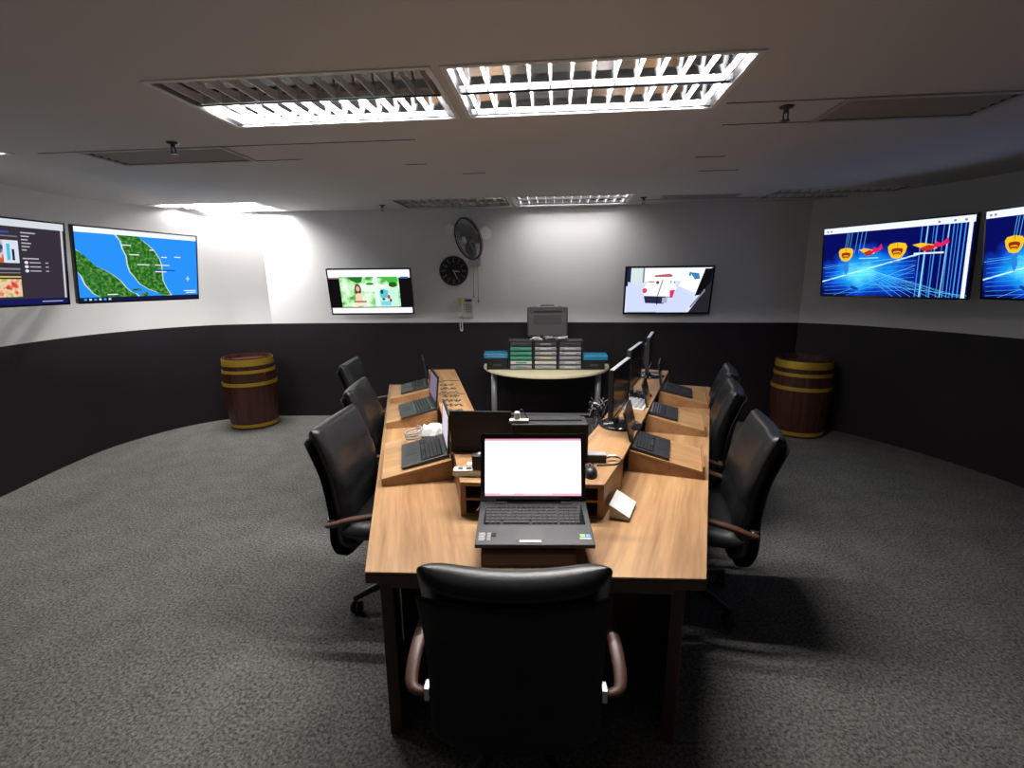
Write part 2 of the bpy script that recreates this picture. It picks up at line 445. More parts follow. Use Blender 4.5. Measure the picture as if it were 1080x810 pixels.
def tv(name, cx, cy, cz, w, h, rz, tilt, wallgap, label, draw, bez=.012, frame='gloss', boff=0., grp=None):
    t = thing(name, (cx, cy, cz), rz, tilt, label, 'television', grp)
    m = MB(); m.box((0, .018, 0), (w, .036, h)); m.box((0, .045, -.02), (w*.7, .03, h*.6))
    m.build('casing', M['plastic'], t, .003)
    m = MB()
    m.box((0, -.003, h/2-bez/2), (w, .006, bez)); m.box((0, -.003, -h/2+bez/2), (w, .006, bez*1.3))
    m.box((-w/2+bez/2, -.003, 0), (bez, .006, h-2*bez)); m.box((w/2-bez/2, -.003, 0), (bez, .006, h-2*bez))
    m.build('bezel', M[frame], t)
    c = Canvas(w-2*bez, h-2*bez); draw(c); c.done(t, (0, -.0008, 0))
    m = MB(); m.box((boff, .06+.02, 0), (.22, .04, .3)); m.cyl((boff, .08, 0), (boff, .08+wallgap*.55, 0), .03); m.box((boff, .08+wallgap*.55, -.0), (.12, .05, .14))
    m.cyl((boff, .08+wallgap*.5, 0), (boff+.0, .08+wallgap, 0), .025); m.box((boff, .08+wallgap, 0), (.2, .02, .24))
    m.build('wall_bracket', M['dark'], t)
    return t

def img_mat(name, build):
    m = bpy.data.materials.new(name); m.use_nodes = True; nt = m.node_tree; nt.nodes.clear()
    e = nt.nodes.new('ShaderNodeEmission'); o = nt.nodes.new('ShaderNodeOutputMaterial'); nt.links.new(e.outputs[0], o.inputs[0])
    build(nt, e); return m
def land_mat(name, ca, cb, cc, scale=16.):
    def b(nt, e):
        tc = nt.nodes.new('ShaderNodeTexCoord'); n = nt.nodes.new('ShaderNodeTexNoise'); n.inputs['Scale'].default_value = scale; n.inputs['Detail'].default_value = 6
        cr = nt.nodes.new('ShaderNodeValToRGB'); cr.color_ramp.elements[0].position = .38; cr.color_ramp.elements[0].color = (*ca, 1)
        cr.color_ramp.elements[1].position = .62; cr.color_ramp.elements[1].color = (*cc, 1); el = cr.color_ramp.elements.new(.5); el.color = (*cb, 1)
        nt.links.new(tc.outputs['Object'], n.inputs['Vector']); nt.links.new(n.outputs['Fac'], cr.inputs[0]); nt.links.new(cr.outputs[0], e.inputs[0])
    return img_mat(name, b)
LAND = land_mat('map_land', srgb(24, 84, 24), srgb(46, 112, 40), srgb(96, 142, 70), 34)
GARD = land_mat('garden_picture', srgb(60, 150, 60), srgb(170, 230, 160), srgb(225, 250, 225), 9)
PIC = land_mat('photo_picture', srgb(40, 60, 120), srgb(210, 200, 200), srgb(190, 90, 60), 14)
PIC2 = land_mat('photo_picture_warm', srgb(200, 60, 30), srgb(235, 200, 170), srgb(150, 170, 60), 14)
def tech(nt, e):
    L = nt.links.new; tc = nt.nodes.new('ShaderNodeTexCoord')
    mp = nt.nodes.new('ShaderNodeMapping'); mp.inputs['Location'].default_value = (.28, 0, .28); mp.inputs['Scale'].default_value = (1.5, 0, 2.6)
    L(tc.outputs['Object'], mp.inputs[0])
    ln = nt.nodes.new('ShaderNodeVectorMath'); ln.operation = 'LENGTH'; L(mp.outputs[0], ln.inputs[0])
    n = nt.nodes.new('ShaderNodeTexNoise'); n.inputs['Scale'].default_value = 5; n.inputs['Detail'].default_value = 4; L(tc.outputs['Object'], n.inputs['Vector'])
    a = nt.nodes.new('ShaderNodeMath'); a.operation = 'MULTIPLY_ADD'; a.inputs[1].default_value = .6; L(n.outputs['Fac'], a.inputs[0]); L(ln.outputs['Value'], a.inputs[2])
    cr = nt.nodes.new('ShaderNodeValToRGB'); els = cr.color_ramp.elements
    els[0].position = .38; els[0].color = (*srgb(110, 235, 250), 1); els[1].position = 1.0; els[1].color = (*srgb(8, 12, 90), 1)
    q = els.new(.58); q.color = (*srgb(20, 150, 235), 1); q = els.new(.80); q.color = (*srgb(14, 60, 190), 1)
    L(a.outputs[0], cr.inputs[0]); L(cr.outputs[0], e.inputs[0])
TECH = img_mat('blue_light_backdrop', tech)

def draw_map(c):
    c.rect(0, 0, 1, 1, E(40, 140, 238)); c.rect(0, 0, 1, .06, E(24, 26, 60)); c.rect(0, .93, 1, 1, E(235, 240, 248))
    beach = E(190, 215, 190)
    pen = [(.30,.93),(.47,.93),(.52,.85),(.56,.80),(.60,.73),(.64,.62),(.655,.53),(.66,.42),(.66,.30),(.69,.18),(.73,.07),(.66,.06),(.60,.12),(.53,.17),(.46,.25),(.43,.33),(.39,.42),(.375,.52),(.37,.64),(.345,.74),(.335,.84)]
    sm = [(0,.70),(.05,.64),(.09,.57),(.13,.49),(.20,.43),(.26,.36),(.31,.28),(.34,.20),(.38,.13),(.42,.10),(.44,.06),(.15,.06),(.10,.12),(.05,.24),(.03,.35),(0,.42)]
    for p in (pen, sm):
        cx = sum(a for a, _ in p)/len(p); cy = sum(b for _, b in p)/len(p)
        c.poly([(min(max(cx+(a-cx)*1.07, 0), 1), min(max(cy+(b-cy)*1.03, .06), .93)) for a, b in p], beach); c.poly(p, LAND)
    c.rect(.40, .14, .47, .17, LAND); c.ell(.50, .09, .03, .03, LAND)
    w = E(240, 245, 255)
    for u, v, l in [(.33,.79,.08),(.39,.66,.08),(.45,.52,.1),(.56,.74,.04),(.66,.64,.05),(.78,.65,.06),(.6,.52,.13),(.6,.42,.1),(.86,.12,.12),(.88,.09,.1),(.2,.09,.08)]: c.rect(u, v, u+l, v+.012, w)
    c.rect(.58, .44, .78, .455, E(20, 50, 150)); c.rect(.9, .28, .905, .36, w); c.rect(.885, .315, .92, .325, w)
    for k in range(6): c.rect(.03+k*.035, .02, .048+k*.035, .045, E(200, 215, 240) if k % 2 else E(70, 160, 230))
def draw_page(c):
    c.rect(0, 0, 1, 1, E(52, 46, 56)); c.rect(0, .92, 1, 1, E(205, 208, 215)); c.rect(0, 0, 1, .075, E(22, 24, 84)); c.rect(.978, .075, .992, .92, E(190, 190, 200))
    c.rect(0, .80, .70, .815, E(110, 110, 118)); c.rect(.40, .5, .70, .76, PIC); c.rect(.61, .5, .70, .76, E(205, 215, 225)); c.rect(.63, .53, .65, .72, E(70, 180, 210)); c.rect(.66, .53, .675, .66, E(30, 40, 60))
    c.rect(.0, .42, .70, .44, E(130, 130, 135)); c.rect(0, .38, .70, .39, E(130, 130, 135)); c.rect(.40, .1, .70, .31, PIC2); c.rect(.4, .33, .7, .345, E(220, 190, 60))
    c.rect(0, .1, .38, .76, E(66, 60, 70)); c.rect(.03, .5, .36, .74, PIC2)
    w = E(175, 175, 182)
    for i, (v, l) in enumerate([(.85,.09),(.81,.05),(.77,.04),(.73,.06),(.69,.05),(.65,.03),(.55,.10)]): c.rect(.72, v, .72+l, v+.014, w)
    for v in (.51, .46, .41): c.ell(.74, v, .012, .018, E(215, 215, 220)); c.rect(.76, v-.006, .83, v+.006, w); c.rect(.86, v-.006, .88, v+.006, w)
    c.rect(.6, .84, .65, .865, E(60, 70, 150)); c.rect(.82, .03, .96, .04, w)
def draw_tech(c):
    c.rect(0, 0, 1, 1, TECH); rnd = random.Random(3)
    for u in (.19,.205,.225,.27,.3,.33): c.line((u, .93), (u-.02, .62), .004, E(80, 170, 240))
    for u in (.70,.735,.77,.79,.83,.86,.885,.905,.925,.95): c.line((u, .93), (u+rnd.uniform(-.01, .0), 0), .003+.006*rnd.random(), E(60, 150, 245))
    c.line((.735,.93),(.72,0), .008, E(150, 220, 255)); c.line((.86,.93),(.845,0), .006, E(150, 220, 255))
    c.line((0,.21),(.72,.58), .012, E(190, 240, 255)); c.line((0,.42),(.6,.53), .004, E(90, 190, 250))
    for k in range(9): c.line((.02, .02+.09*k*.6), (.68, .1+.055*k), .003, E(60, 160, 240))
    for k in range(9): c.line((.22+.03*k, .48-.02*k), (.55+.06*k, 0), .003, E(100, 210, 255))
    c.line((.1,.0),(.68,.42), .003, E(110, 210, 250)); c.line((.2,.0),(.68,.36), .003, E(80, 180, 250)); c.line((.28,.2),(1.0,.03), .004, E(90, 190, 250))
    c.poly([(.172,.5),(.205,.5),(.212,.38),(.195,.3),(.175,.38)], E(40, 125, 215)); c.poly([(.24,.15),(.29,.12),(.30,.09),(.265,.09),(.235,.12)], E(20, 60, 130))
    for u, v, s_ in ((.185, .60, 1.), (.555, .62, 1.1)):      # yellow badges
        k = [(-.058,.05),(-.045,.085),(0,.10),(.045,.085),(.058,.05),(.05,-.02),(.03,-.075),(0,-.09),(-.03,-.075),(-.05,-.02)]
        c.poly([(u+a*s_, v+b*s_*1.05) for a, b in k], E(238, 190, 30))
        c.poly([(u+a*s_*.62, v-.012+b*s_*.5) for a, b in k], E(150, 40, 20)); c.poly([(u+a*s_*.4, v-.03+b*s_*.28) for a, b in k], E(235, 170, 40))
        c.line((u, v+.105*s_), (u, v+.05*s_), .003, E(60, 50, 20)); c.rect(u-.02, v-.035, u+.02, v-.02, E(50, 20, 20))
    for u, v, s_ in ((.36, .635, .85), (.75, .66, 1.1)):      # winged flame emblems
        c.poly([(u-.09*s_, v+.03), (u-.04*s_, v+.05), (u+.03*s_, v+.02), (u+.05*s_, v-.03), (u, v-.05), (u-.05*s_, v-.01)], E(240, 190, 40))
        c.poly([(u-.05*s_, v-.02), (u, v+.02), (u+.05*s_, v-.0), (u+.02*s_, v-.05), (u-.02*s_, v-.06)], E(190, 40, 40))
        c.poly([(u+.02*s_, v-.02), (u+.04*s_, v+.06), (u+.07*s_, v+.03), (u+.1*s_, v+.10), (u+.11*s_, v+.03), (u+.07*s_, v-.01)], E(225, 30, 90))
    c.rect(.29, .535, .43, .55, E(150, 215, 240)); c.rect(.665, .565, .845, .585, E(220, 235, 250)); c.rect(.53, .48, .58, .492, E(120, 150, 230))
    c.rect(0, .92, 1, 1, E(232, 236, 248)); c.rect(.968, 0, .99, .92, E(232, 238, 248))
    for u in (.03, .06, .8, .89, .95): c.ell(u, .955, .008, .014, E(120, 125, 140))
def draw_garden(c):
    c.rect(0, 0, 1, 1, E(245, 246, 255)); c.rect(.0, .13, 1, .82, E(16, 14, 16)); c.rect(.13, .15, .86, .84, GARD)
    c.rect(.55, .15, .60, .84, E(215, 250, 240)); c.ell(.5, .60, .22, .1, E(225, 250, 225))
    c.poly([(.24,.84),(.42,.84),(.4,.72),(.34,.7),(.27,.76)], E(35, 110, 40)); c.poly([(.6,.84),(.84,.84),(.84,.62),(.76,.66),(.7,.76)], E(70, 180, 60)); c.ell(.5, .68, .05, .025, E(40, 120, 40)); c.ell(.78, .66, .05, .06, E(30, 90, 35))
    c.ell(.345, .55, .042, .13, E(95, 55, 45)); c.ell(.345, .57, .024, .06, E(225, 170, 145)); c.poly([(.30,.24),(.40,.24),(.385,.44),(.35,.48),(.31,.44)], E(240, 205, 170))
    c.rect(.28, .26, .44, .29, E(120, 70, 40)); c.rect(.29, .17, .44, .26, E(240, 215, 195))
    c.rect(.60, .15, .84, .58, E(190, 240, 215)); c.poly([(.62,.36),(.70,.36),(.72,.52),(.66,.56),(.61,.5)], E(90, 190, 205)); c.ell(.64, .5, .02, .05, E(30, 60, 80)); c.ell(.72, .38, .018, .05, E(190, 60, 70)); c.rect(.62, .18, .74, .28, E(120, 205, 220)); c.ell(.74, .3, .015, .04, E(120, 50, 70)); c.ell(.655, .33, .02, .03, E(40, 90, 60))
    c.rect(.0, .8, .13, .83, E(170, 120, 140)); c.rect(.88, .8, .98, .84, E(60, 90, 160))
def draw_truck(c):
    c.rect(0, 0, 1, 1, E(205, 215, 245)); c.poly([(0,.62),(.2,.7),(.75,.72),(1,.3),(1,1),(0,1)], E(240, 246, 250)); c.rect(.05,.66,.2,1,E(205,220,220)); c.rect(0, .6, .05, 1, E(30, 35, 60)); c.rect(.19, .68, .21, 1, E(120, 130, 140))
    c.poly([(.62,.6),(.95,.35),(.9,.9),(.7,.95)], E(250, 250, 252)); c.poly([(.02,.0),(.72,.0),(.8,.35),(.6,.62),(.15,.62),(.02,.7)], E(200, 210, 242))
    c.poly([(.22,.36),(.56,.35),(.6,.55),(.54,.78),(.3,.8),(.22,.6)], E(250, 248, 250)); c.poly([(.24,.22),(.46,.2),(.48,.36),(.22,.37)], E(40, 40, 70)); c.rect(.44, .22, .5, .34, E(170, 165, 190)); c.line((.38,.18),(.38,.36),.012,E(20,20,40))
    c.ell(.225, .5, .028, .055, E(215, 60, 90)); c.poly([(.52,.5),(.585,.52),(.56,.34),(.53,.34)], E(225, 40, 95))
    c.poly([(.33,.84),(.5,.87),(.54,.84),(.53,.80),(.33,.80)], E(180, 90, 95)); c.rect(.26, .68, .33, .71, E(220, 110, 130)); c.ell(.37, .68, .02, .035, E(90, 70, 90)); c.rect(.52, .66, .535, .72, E(130, 150, 140)); c.rect(.56, .66, .575, .7, E(120, 130, 140))
    c.line((.38,.38),(.43,.74),.01,E(70,60,70)); c.line((.22,.375),(.56,.355),.008,E(60,60,80))
    c.poly([(.74,.9),(.84,.88),(.86,.76),(.8,.74)], E(60, 120, 170)); c.ell(.74, .86, .015, .05, E(30, 150, 190))
    c.poly([(.93,.95),(1,1),(1,0),(.76,0),(.92,.46),(.95,.7)], E(36, 34, 42)); c.poly([(.91,.98),(1,.98),(.99,.7),(.88,.4),(.82,.38)], E(14, 14, 18)); c.line((.78,.12),(.93,.5),.02,E(120,120,135))
    c.rect(.02, 0, .38, .02, E(120, 150, 140))

def span(n, f): a, b = Vector(n), Vector(f); c_ = (a+b)/2; return c_.x, c_.y, math.atan2((b-a).y, (b-a).x), (b-a).length
x, y, rz, w = span((-3.745, 4.2), (-3.40, 5.3)); tv('television', x, y, 1.865, w, .67, rz, R(8.5), .42, 'large wall television showing a blue and green map', draw_map, grp='large wall screens')
x, y, rz, w = span((-3.90, 2.98), (-3.755, 4.14)); tv('television', x, y, 1.865, w, .67, rz, R(8.5), .22, 'large wall television at left edge showing a dark web page', draw_page, grp='large wall screens')
x, y, rz, w = span((3.155, 4.95), (3.65, 3.86)); tv('television', x, y, 1.85, w, .67, rz, R(7), .42, 'large wall television with blue light beams, the whole one on the right', draw_tech, grp='large wall screens')
x, y, rz, w = span((3.665, 3.80), (3.70, 2.62)); tv('television', x, y, 1.86, w, .67, rz, R(8), .30, 'large wall television with blue beams, cut by the right photo edge', draw_tech, grp='large wall screens')
x, y, rz, w = span((-2.165, 5.74), (-1.175, 5.74)); tv('television', x, y, 1.585, w, .545, rz, R(9), .05, 'small wall television showing a garden picture, left of the clock', draw_garden, .015, grp='small wall screens', boff=.28)
x, y, rz, w = span((1.30, 5.555), (2.28, 5.475)); tv('television', x, y, 1.575, w, .545, rz, R(9), .0, 'small wall television showing a white truck, right of the back table', draw_truck, .018, grp='small wall screens')

# ------------------------------------------------------------------ wall clock, phone, fan, emergency light
def wy(x): return 5.86-.118*x if x > 0 else 5.86-.048*x
t = thing('clock', (-.69, wy(-.69)-.001, 1.82), R(-2.7), 0, 'round black wall clock with pale markings beside the fan', 'clock')
RX = Matrix.Rotation(R(90), 4, 'X')
m = MB(); m.lathe([(.02, 0), (.172, 0), (.176, .02), (.168, .034), (.152, .034), (.150, .022), (.02, .022)], 48, T=RX); m.build('case', M['plastic'], t)
m = MB(); m.lathe([(.149, .022), (.149, .0235)], 48, T=RX); m.build('dial', M['matte'], t)
m = MB()
for k in range(12):
    a = R(30*k); m.box((.137*math.sin(a), -.0245, .137*math.cos(a)), (.010, .002, .018), 0, (0, a, 0))
m.build('hour_mark', M['lav'], t)
for k in range(1, 13):
    a = R(30*k); text(str(k), .036, (.108*math.sin(a), -.0245, .108*math.cos(a)), (R(90), 0, 0), M['lav'], t, 'numeral')
m = MB(); a = R(97); m.box((.03*math.sin(a), -.027, .03*math.cos(a)), (.014, .002, .085), 0, (0, a, 0)); m.build('hour_hand', M['silver'], t)
m = MB(); a = R(155); m.box((.045*math.sin(a), -.029, .045*math.cos(a)), (.010, .002, .115), 0, (0, a, 0)); m.lathe([(.008, .026), (.008, .032)], 12, T=RX); m.build('minute_hand', M['silver'], t)

t = thing('telephone', (-.555, wy(-.55), 1.385), R(-2.7), 0, 'off-white wall telephone with a yellow tag, hung above the black band', 'telephone')
m = MB(); m.prism([(-.09, -.055), (.09, -.055), (.09, 0), (-.09, 0)], -.12, .12); m.build('body', M['offwhite'], t, .008)
m = MB(); m.box((-.055, -.075, 0), (.045, .035, .2)); m.box((-.055, -.085, .085), (.055, .05, .05)); m.box((-.055, -.085, -.085), (.055, .05, .05)); m.build('handset', M['offwhite'], t, .01)
m = MB()
for i in range(3):
    for j in range(4): m.box((.015+i*.025, -.058, .03-j*.027), (.018, .008, .018))
m.build('keypad', M['lav'], t, .002)
m = MB(); m.box((.038, -.057, .085), (.08, .006, .025)); m.build('display', M['dgrey'], t)
m = MB(); m.box((-.055, -.112, .085), (.05, .006, .045)); m.build('tag', M['yellow'], t)
m = MB(); pts = [(-.06, -.05, -.115), (-.075, -.045, -.19), (-.07, -.04, -.27), (-.055, -.04, -.285), (-.045, -.04, -.26), (-.05, -.04, -.18), (-.04, -.03, -.12)]
P = spline(pts, 10); m.tube([(p.x+.005*math.sin(i*1.6), p.y+.005*math.cos(i*1.6), p.z) for i, p in enumerate(P)], .005, 8); m.build('coiled_cord', M['white'], t)

t = thing('emergency_light', (-.50, wy(-.5), 2.25), R(-2.7), 0, 'white twin-spot emergency light behind the wall fan', 'emergency light')
m = MB(); m.box((0, -.03, 0), (.22, .06, .1)); m.build('body', M['white'], t, .008)
for s_, zz in ((-1, .04), (1, -.01)):
    m = MB(); T = Matrix.Translation((s_*.195, -.07, zz)) @ Matrix.Rotation(R(90), 4, 'X') @ Matrix.Rotation(R(s_*18), 4, 'Y')
    m.lathe([(.02, -.05), (.055, -.03), (.072, .01), (.074, .04), (.066, .045), (.02, .03)], 28, T=T); m.build('lamp_head', M['white'], t)
    m = MB(); m.cyl((s_*.1, -.03, 0), (s_*.18, -.06, zz), .014); m.build('bracket', M['white'], t)

t = thing('mounted_fan', (-.43, wy(-.43), 1.93), R(-2.7), 0, 'wall fan with a black wire cage, tilted above the telephone', 'fan')
m = MB(); m.box((0, -.035, 0), (.14, .07, .11)); m.build('wall_base', M['lav'], t, .01)
m = MB(); m.tube(spline([(0, -.06, .04), (.02, -.12, .12), (.0, -.17, .22)], 6), .016, 12); m.build('neck', M['lav'], t)
HC = Vector((-.045, -.27, .235)); HT = Matrix.Translation(HC) @ Matrix.Rotation(R(-52), 4, 'Z') @ Matrix.Rotation(R(14), 4, 'X') @ Matrix.Rotation(R(90), 4, 'X')
HT = Matrix.Translation(HC) @ Matrix.Rotation(R(-24), 4, 'Y') @ Matrix.Rotation(R(-50), 4, 'Z') @ Matrix.Rotation(R(90), 4, 'X')
m = MB(); m.lathe([(.02, -.13), (.045, -.12), (.055, -.08), (.05, -.04), (.02, -.03)], 24, T=HT); m.build('motor', M['white'], t)
m = MB(); FR = .235
for rr, zz in ((FR, 0), (FR*.98, .012), (FR, -.02)):
    m.tube([HT @ Vector((rr*math.cos(2*math.pi*k/40), rr*math.sin(2*math.pi*k/40), zz)) for k in range(41)], .007 if zz == 0 else .004, 6)
for side in (1, -1):
    for k in range(44):
        a = 2*math.pi*k/44; pts = [HT @ Vector((q*FR*math.cos(a+.25*(1-q)), q*FR*math.sin(a+.25*(1-q)), side*.055*(1-q**2.4))) for q in (.18, .4, .6, .8, .92, 1)]
        m.tube(pts, .0016, 4)
    m.tube([HT @ Vector((.6*FR*math.cos(2*math.pi*k/30), .6*FR*math.sin(2*math.pi*k/30), side*.039)) for k in range(31)], .002, 4)
m.build('cage', M['cage'], t)
m = MB(); m.lathe([(.01, .06), (.045, .055), (.045, .048), (.01, .047)], 24, T=HT); m.build('badge', M['silver'], t)
m = MB(); m.lathe([(.01, .03), (.035, .025), (.035, -.02), (.01, -.02)], 20, T=HT)
for k in range(3):
    a0 = 2*math.pi*k/3; vs = []; fs = []
    for i in range(6):
        q = .035+i/5*.165; wd = .55+.25*math.sin(math.pi*i/5)
        for j in range(5):
            a = a0+(j/4-.5)*wd*1.9; vs.append((q*math.cos(a), q*math.sin(a), (j/4-.5)*.035))
    for i in range(5):
        for j in range(4): fs.append((i*5+j, (i+1)*5+j, (i+1)*5+j+1, i*5+j+1))
    m.add(vs, fs, 0, True, HT)
m.build('blades', M['blade'], t)
m = MB(); m.tube([(-.02, -.05, -.05), (-.02, -.05, -.40)], .0035, 5); m.lathe([(.004, -.43), (.011, -.42), (.009, -.4), (.004, -.395)], 10, T=Matrix.Translation((-.02, -.05, 0)))
m.build('pull_cord', M['greymetal'], t)
m = MB(); m.tube([(.035, -.05, -.05), (.035, -.05, -.45)], .0035, 5); m.lathe([(.004, -.49), (.012, -.475), (.01, -.45), (.004, -.445)], 10, T=Matrix.Translation((.035, -.05, 0)))
m.build('pull_cord', M['greymetal'], t)

# ------------------------------------------------------------------ barrels
def barrel(x, y, rz, label, lid):
    t = thing('barrel', (x, y, 0), rz, 0, label, 'barrel', 'decorative barrels')
    prof = [(.252, .0), (.266, .08), (.286, .28), (.292, .42), (.288, .58), (.272, .76), (.264, .85), (.244, .85), (.242, .80)]
    m = MB(); n = 22*4; vs = []; fs = []
    for r, z in prof:
        for k in range(n):
            g = .004 if k % 4 == 0 else 0
            a = 2*math.pi*k/n; vs.append(((r-g)*math.cos(a), (r-g)*math.sin(a), z))
    for j in range(len(prof)-1):
        for k in range(n): fs.append((j*n+k, j*n+(k+1) % n, (j+1)*n+(k+1) % n, (j+1)*n+k))
    fs.append(tuple(range(n))[::-1]); m.add(vs, fs); m.build('staves', M['barrel'], t)
    m = MB(); m.lathe([(.01, .79), (.243, .79), (.243, .805), (.01, .805)], 44, smooth=False); m.build('lid', M[lid], t)
    def rad(z):
        for (r0, z0), (r1, z1) in zip(prof, prof[1:]):
            if z0 <= z <= z1: return r0+(r1-r0)*(z-z0)/max(z1-z0, 1e-6)
        return .29
    for z0, z1 in ((.025, .065), (.525, .565), (.675, .71), (.76, .835)):
        m = MB(); m.lathe([(rad(z0)-.004, z0), (rad(z0)+.008, z0), (rad(z1)+.008, z1), (rad(z1)-.004, z1)], 44, smooth=False, cap=False); m.build('hoop', M['gold'], t)
    return t
barrel(-3.16, 5.61, 0, 'dark red barrel with gold hoops by the left wall', 'barrel')
barrel(3.20, 5.12, .3, 'dark barrel with gold hoops by the right wall', 'dgrey')

# ------------------------------------------------------------------ conference table
TZ = .75; TT = .032
outer = dict(FL=(-.50, 1.42), FR=(.625, 1.365), RF=(1.785, 4.16), LF=(-1.17, 4.41))
RI0, RI1 = (.33, 2.13), (1.262, 4.36)   # right wing, inner edge
LI0, LI1 = (-.085, 2.14), (-.535, 4.36)  # left wing, inner edge
RI1 = (RI0[0]+.40*2.24*1.02, RI0[1]+2.24)
poly = [outer['FL'], outer['FR'], outer['RF'], RI1, RI0, LI0, LI1, (-1.16, 4.38)]
t = thing('conference_table', (0, 0, 0), 0, 0, 'U-shaped oak laminate conference table with two splayed wings', 'table'); TAB = t
def board(pts, z0, z1, ang, parent, name='tabletop', bv=.003):
    T = Matrix.Rotation(-ang, 4, 'Z'); m = MB(); m.prism([(T @ Vector((p[0], p[1], 0))).xy for p in pts], z0, z1)
    o = m.build(name, M['wood'], parent, bv); o.rotation_euler = (0, 0, ang); return o
LANG, RANG = R(12.6), R(-22.6)
MF, MBK = (.06, 1.393), (.12, 2.136)
board([outer['FL'], MF, MBK, LI0, LI1, (-1.16, 4.38)], TZ-.009, TZ, LANG, t)
board([(MF[0]+.0012, MF[1]), outer['FR'], outer['RF'], RI1, RI0, (MBK[0]+.0012, MBK[1])], TZ-.009, TZ, RANG, t)
m = MB(); m.prism(poly, TZ-TT-.012, TZ-.0095); m.build('shaded_edge_board', M['woodd'], t, .002)  # lower tabletop edge in dark wood, its shade painted into the colour
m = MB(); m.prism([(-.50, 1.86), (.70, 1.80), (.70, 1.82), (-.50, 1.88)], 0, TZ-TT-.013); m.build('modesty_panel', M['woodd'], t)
def panel(mb, a, b, th, z0=0., z1=TZ-TT-.0125):
    a = Vector(a); b = Vector(b); d = (b-a).normalized(); n = Vector((-d.y, d.x))*th/2
    mb.prism([a-n, b-n, b+n, a+n], z0, z1)
def seg(nm, a, b, th, z0=0., mt='woodd'):
    m = MB(); panel(m, a, b, th, z0); m.build(nm, M[mt], t, .002)
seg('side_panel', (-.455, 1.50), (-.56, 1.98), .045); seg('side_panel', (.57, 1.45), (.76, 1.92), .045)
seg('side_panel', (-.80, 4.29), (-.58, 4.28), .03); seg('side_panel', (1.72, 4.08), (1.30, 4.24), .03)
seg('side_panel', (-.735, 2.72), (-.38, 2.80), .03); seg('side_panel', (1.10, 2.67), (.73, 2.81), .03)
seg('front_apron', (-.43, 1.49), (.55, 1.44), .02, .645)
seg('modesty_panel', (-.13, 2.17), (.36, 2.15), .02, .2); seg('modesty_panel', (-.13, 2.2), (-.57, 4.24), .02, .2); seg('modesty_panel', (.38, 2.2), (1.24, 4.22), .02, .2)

def riser(name, pts, label, opening=None):
    """hollow raised shelf: top board, bottom board, end cheeks"""
    t = thing(name, (0, 0, TZ), 0, 0, label, 'monitor shelf', 'raised shelves on the table'); return t
RZ = .15
# front shelf, open to the front with a middle board
t = thing('monitor_shelf', (0, 0, TZ+.0005), 0, 0, 'raised wooden shelf across the table front, open box behind the large laptop', 'monitor shelf')
FA, FB, FC, FD = (-.215, 1.80), (.365, 1.765), (.50, 2.04), (-.275, 2.12)
board([FA, FB, FC, (.30, 2.12), FD], RZ-.018, RZ, RANG, t, 'top_board', .002)
m = MB(); m.prism([FA, (FA[0]+.022, FA[1]), (FD[0]+.022, FD[1]), FD], 0, RZ-.018); m.build('end_panel', M['woodx_shaded'], t)
m = MB(); m.prism([(FB[0]-.024, FB[1]+.002), FB, FC, (FC[0]-.024, FC[1])], 0, RZ-.018); m.build('end_panel', M['woodx_shaded'], t)
m = MB(); m.prism([(FA[0]+.022, FA[1]+.01), (FB[0]-.024, FB[1]+.01), (.46, 2.03), (-.25, 2.10)], .066, .076); m.build('middle_board', M['woodx_shaded'], t)
m = MB(); m.prism([(FA[0]+.022, FA[1]), (FB[0]-.024, FB[1]), (.46, 2.03), (-.25, 2.10)], 0, .012); m.build('bottom_board', M['brownbox'], t)
m = MB(); m.prism([(-.253, 2.10), (.30, 2.11), (.30, 2.118), (-.253, 2.108)], .012, RZ-.018); m.build('back_panel', M['brownbox'], t)
for sd, o0, o1, i0, i1, lb in (('l', (-.278, 2.125), (-.775, 4.33), (-.09, 2.15), (-.53, 4.33), 'long raised wooden shelf on the left wing with dark scribbled marks'),
                       ('r', (.503, 2.045), (1.405, 4.17), (.30, 2.125), (1.195, 4.27), 'long raised wooden shelf along the right wing under the monitors')):
    t2 = thing('monitor_shelf', (0, 0, TZ+.0005), 0, 0, lb, 'monitor shelf')
    pts = [o0, i0, i1, o1] if sd == 'l' else [i0, o0, o1, i1]
    board(pts, RZ-.018, RZ, LANG if sd == 'l' else RANG, t2, 'top_board', .002)
    for a, b in ((o0, i0), (o1, i1)):
        a = Vector(a); b = Vector(b); dd = (Vector(o1)-Vector(o0)).normalized()*(.018 if a == Vector(o0) else -.018)
        m = MB(); q = [a, b, b+dd, a+dd]; ar = sum(q[k].x*q[(k+1) % 4].y-q[(k+1) % 4].x*q[k].y for k in range(4)); q = q if ar > 0 else q[::-1]
        m.prism(q, 0, RZ-.018); m.build('end_panel', M['woodx_shaded'], t2)
    m = MB(); a = Vector(i0); b = Vector(i1); inn = (Vector(o0)-Vector(i0)).normalized()*.016
    dd = (b-a).normalized()*.02; q = [a+dd, b-dd, b-dd+inn, a+dd+inn]; ar = sum(q[k].x*q[(k+1) % 4].y-q[(k+1) % 4].x*q[k].y for k in range(4)); q = q if ar > 0 else q[::-1]
    m.prism(q, 0, RZ-.018); m.build('back_panel', M['woodx_shaded'], t2)
    if sd == 'l': LSH = t2
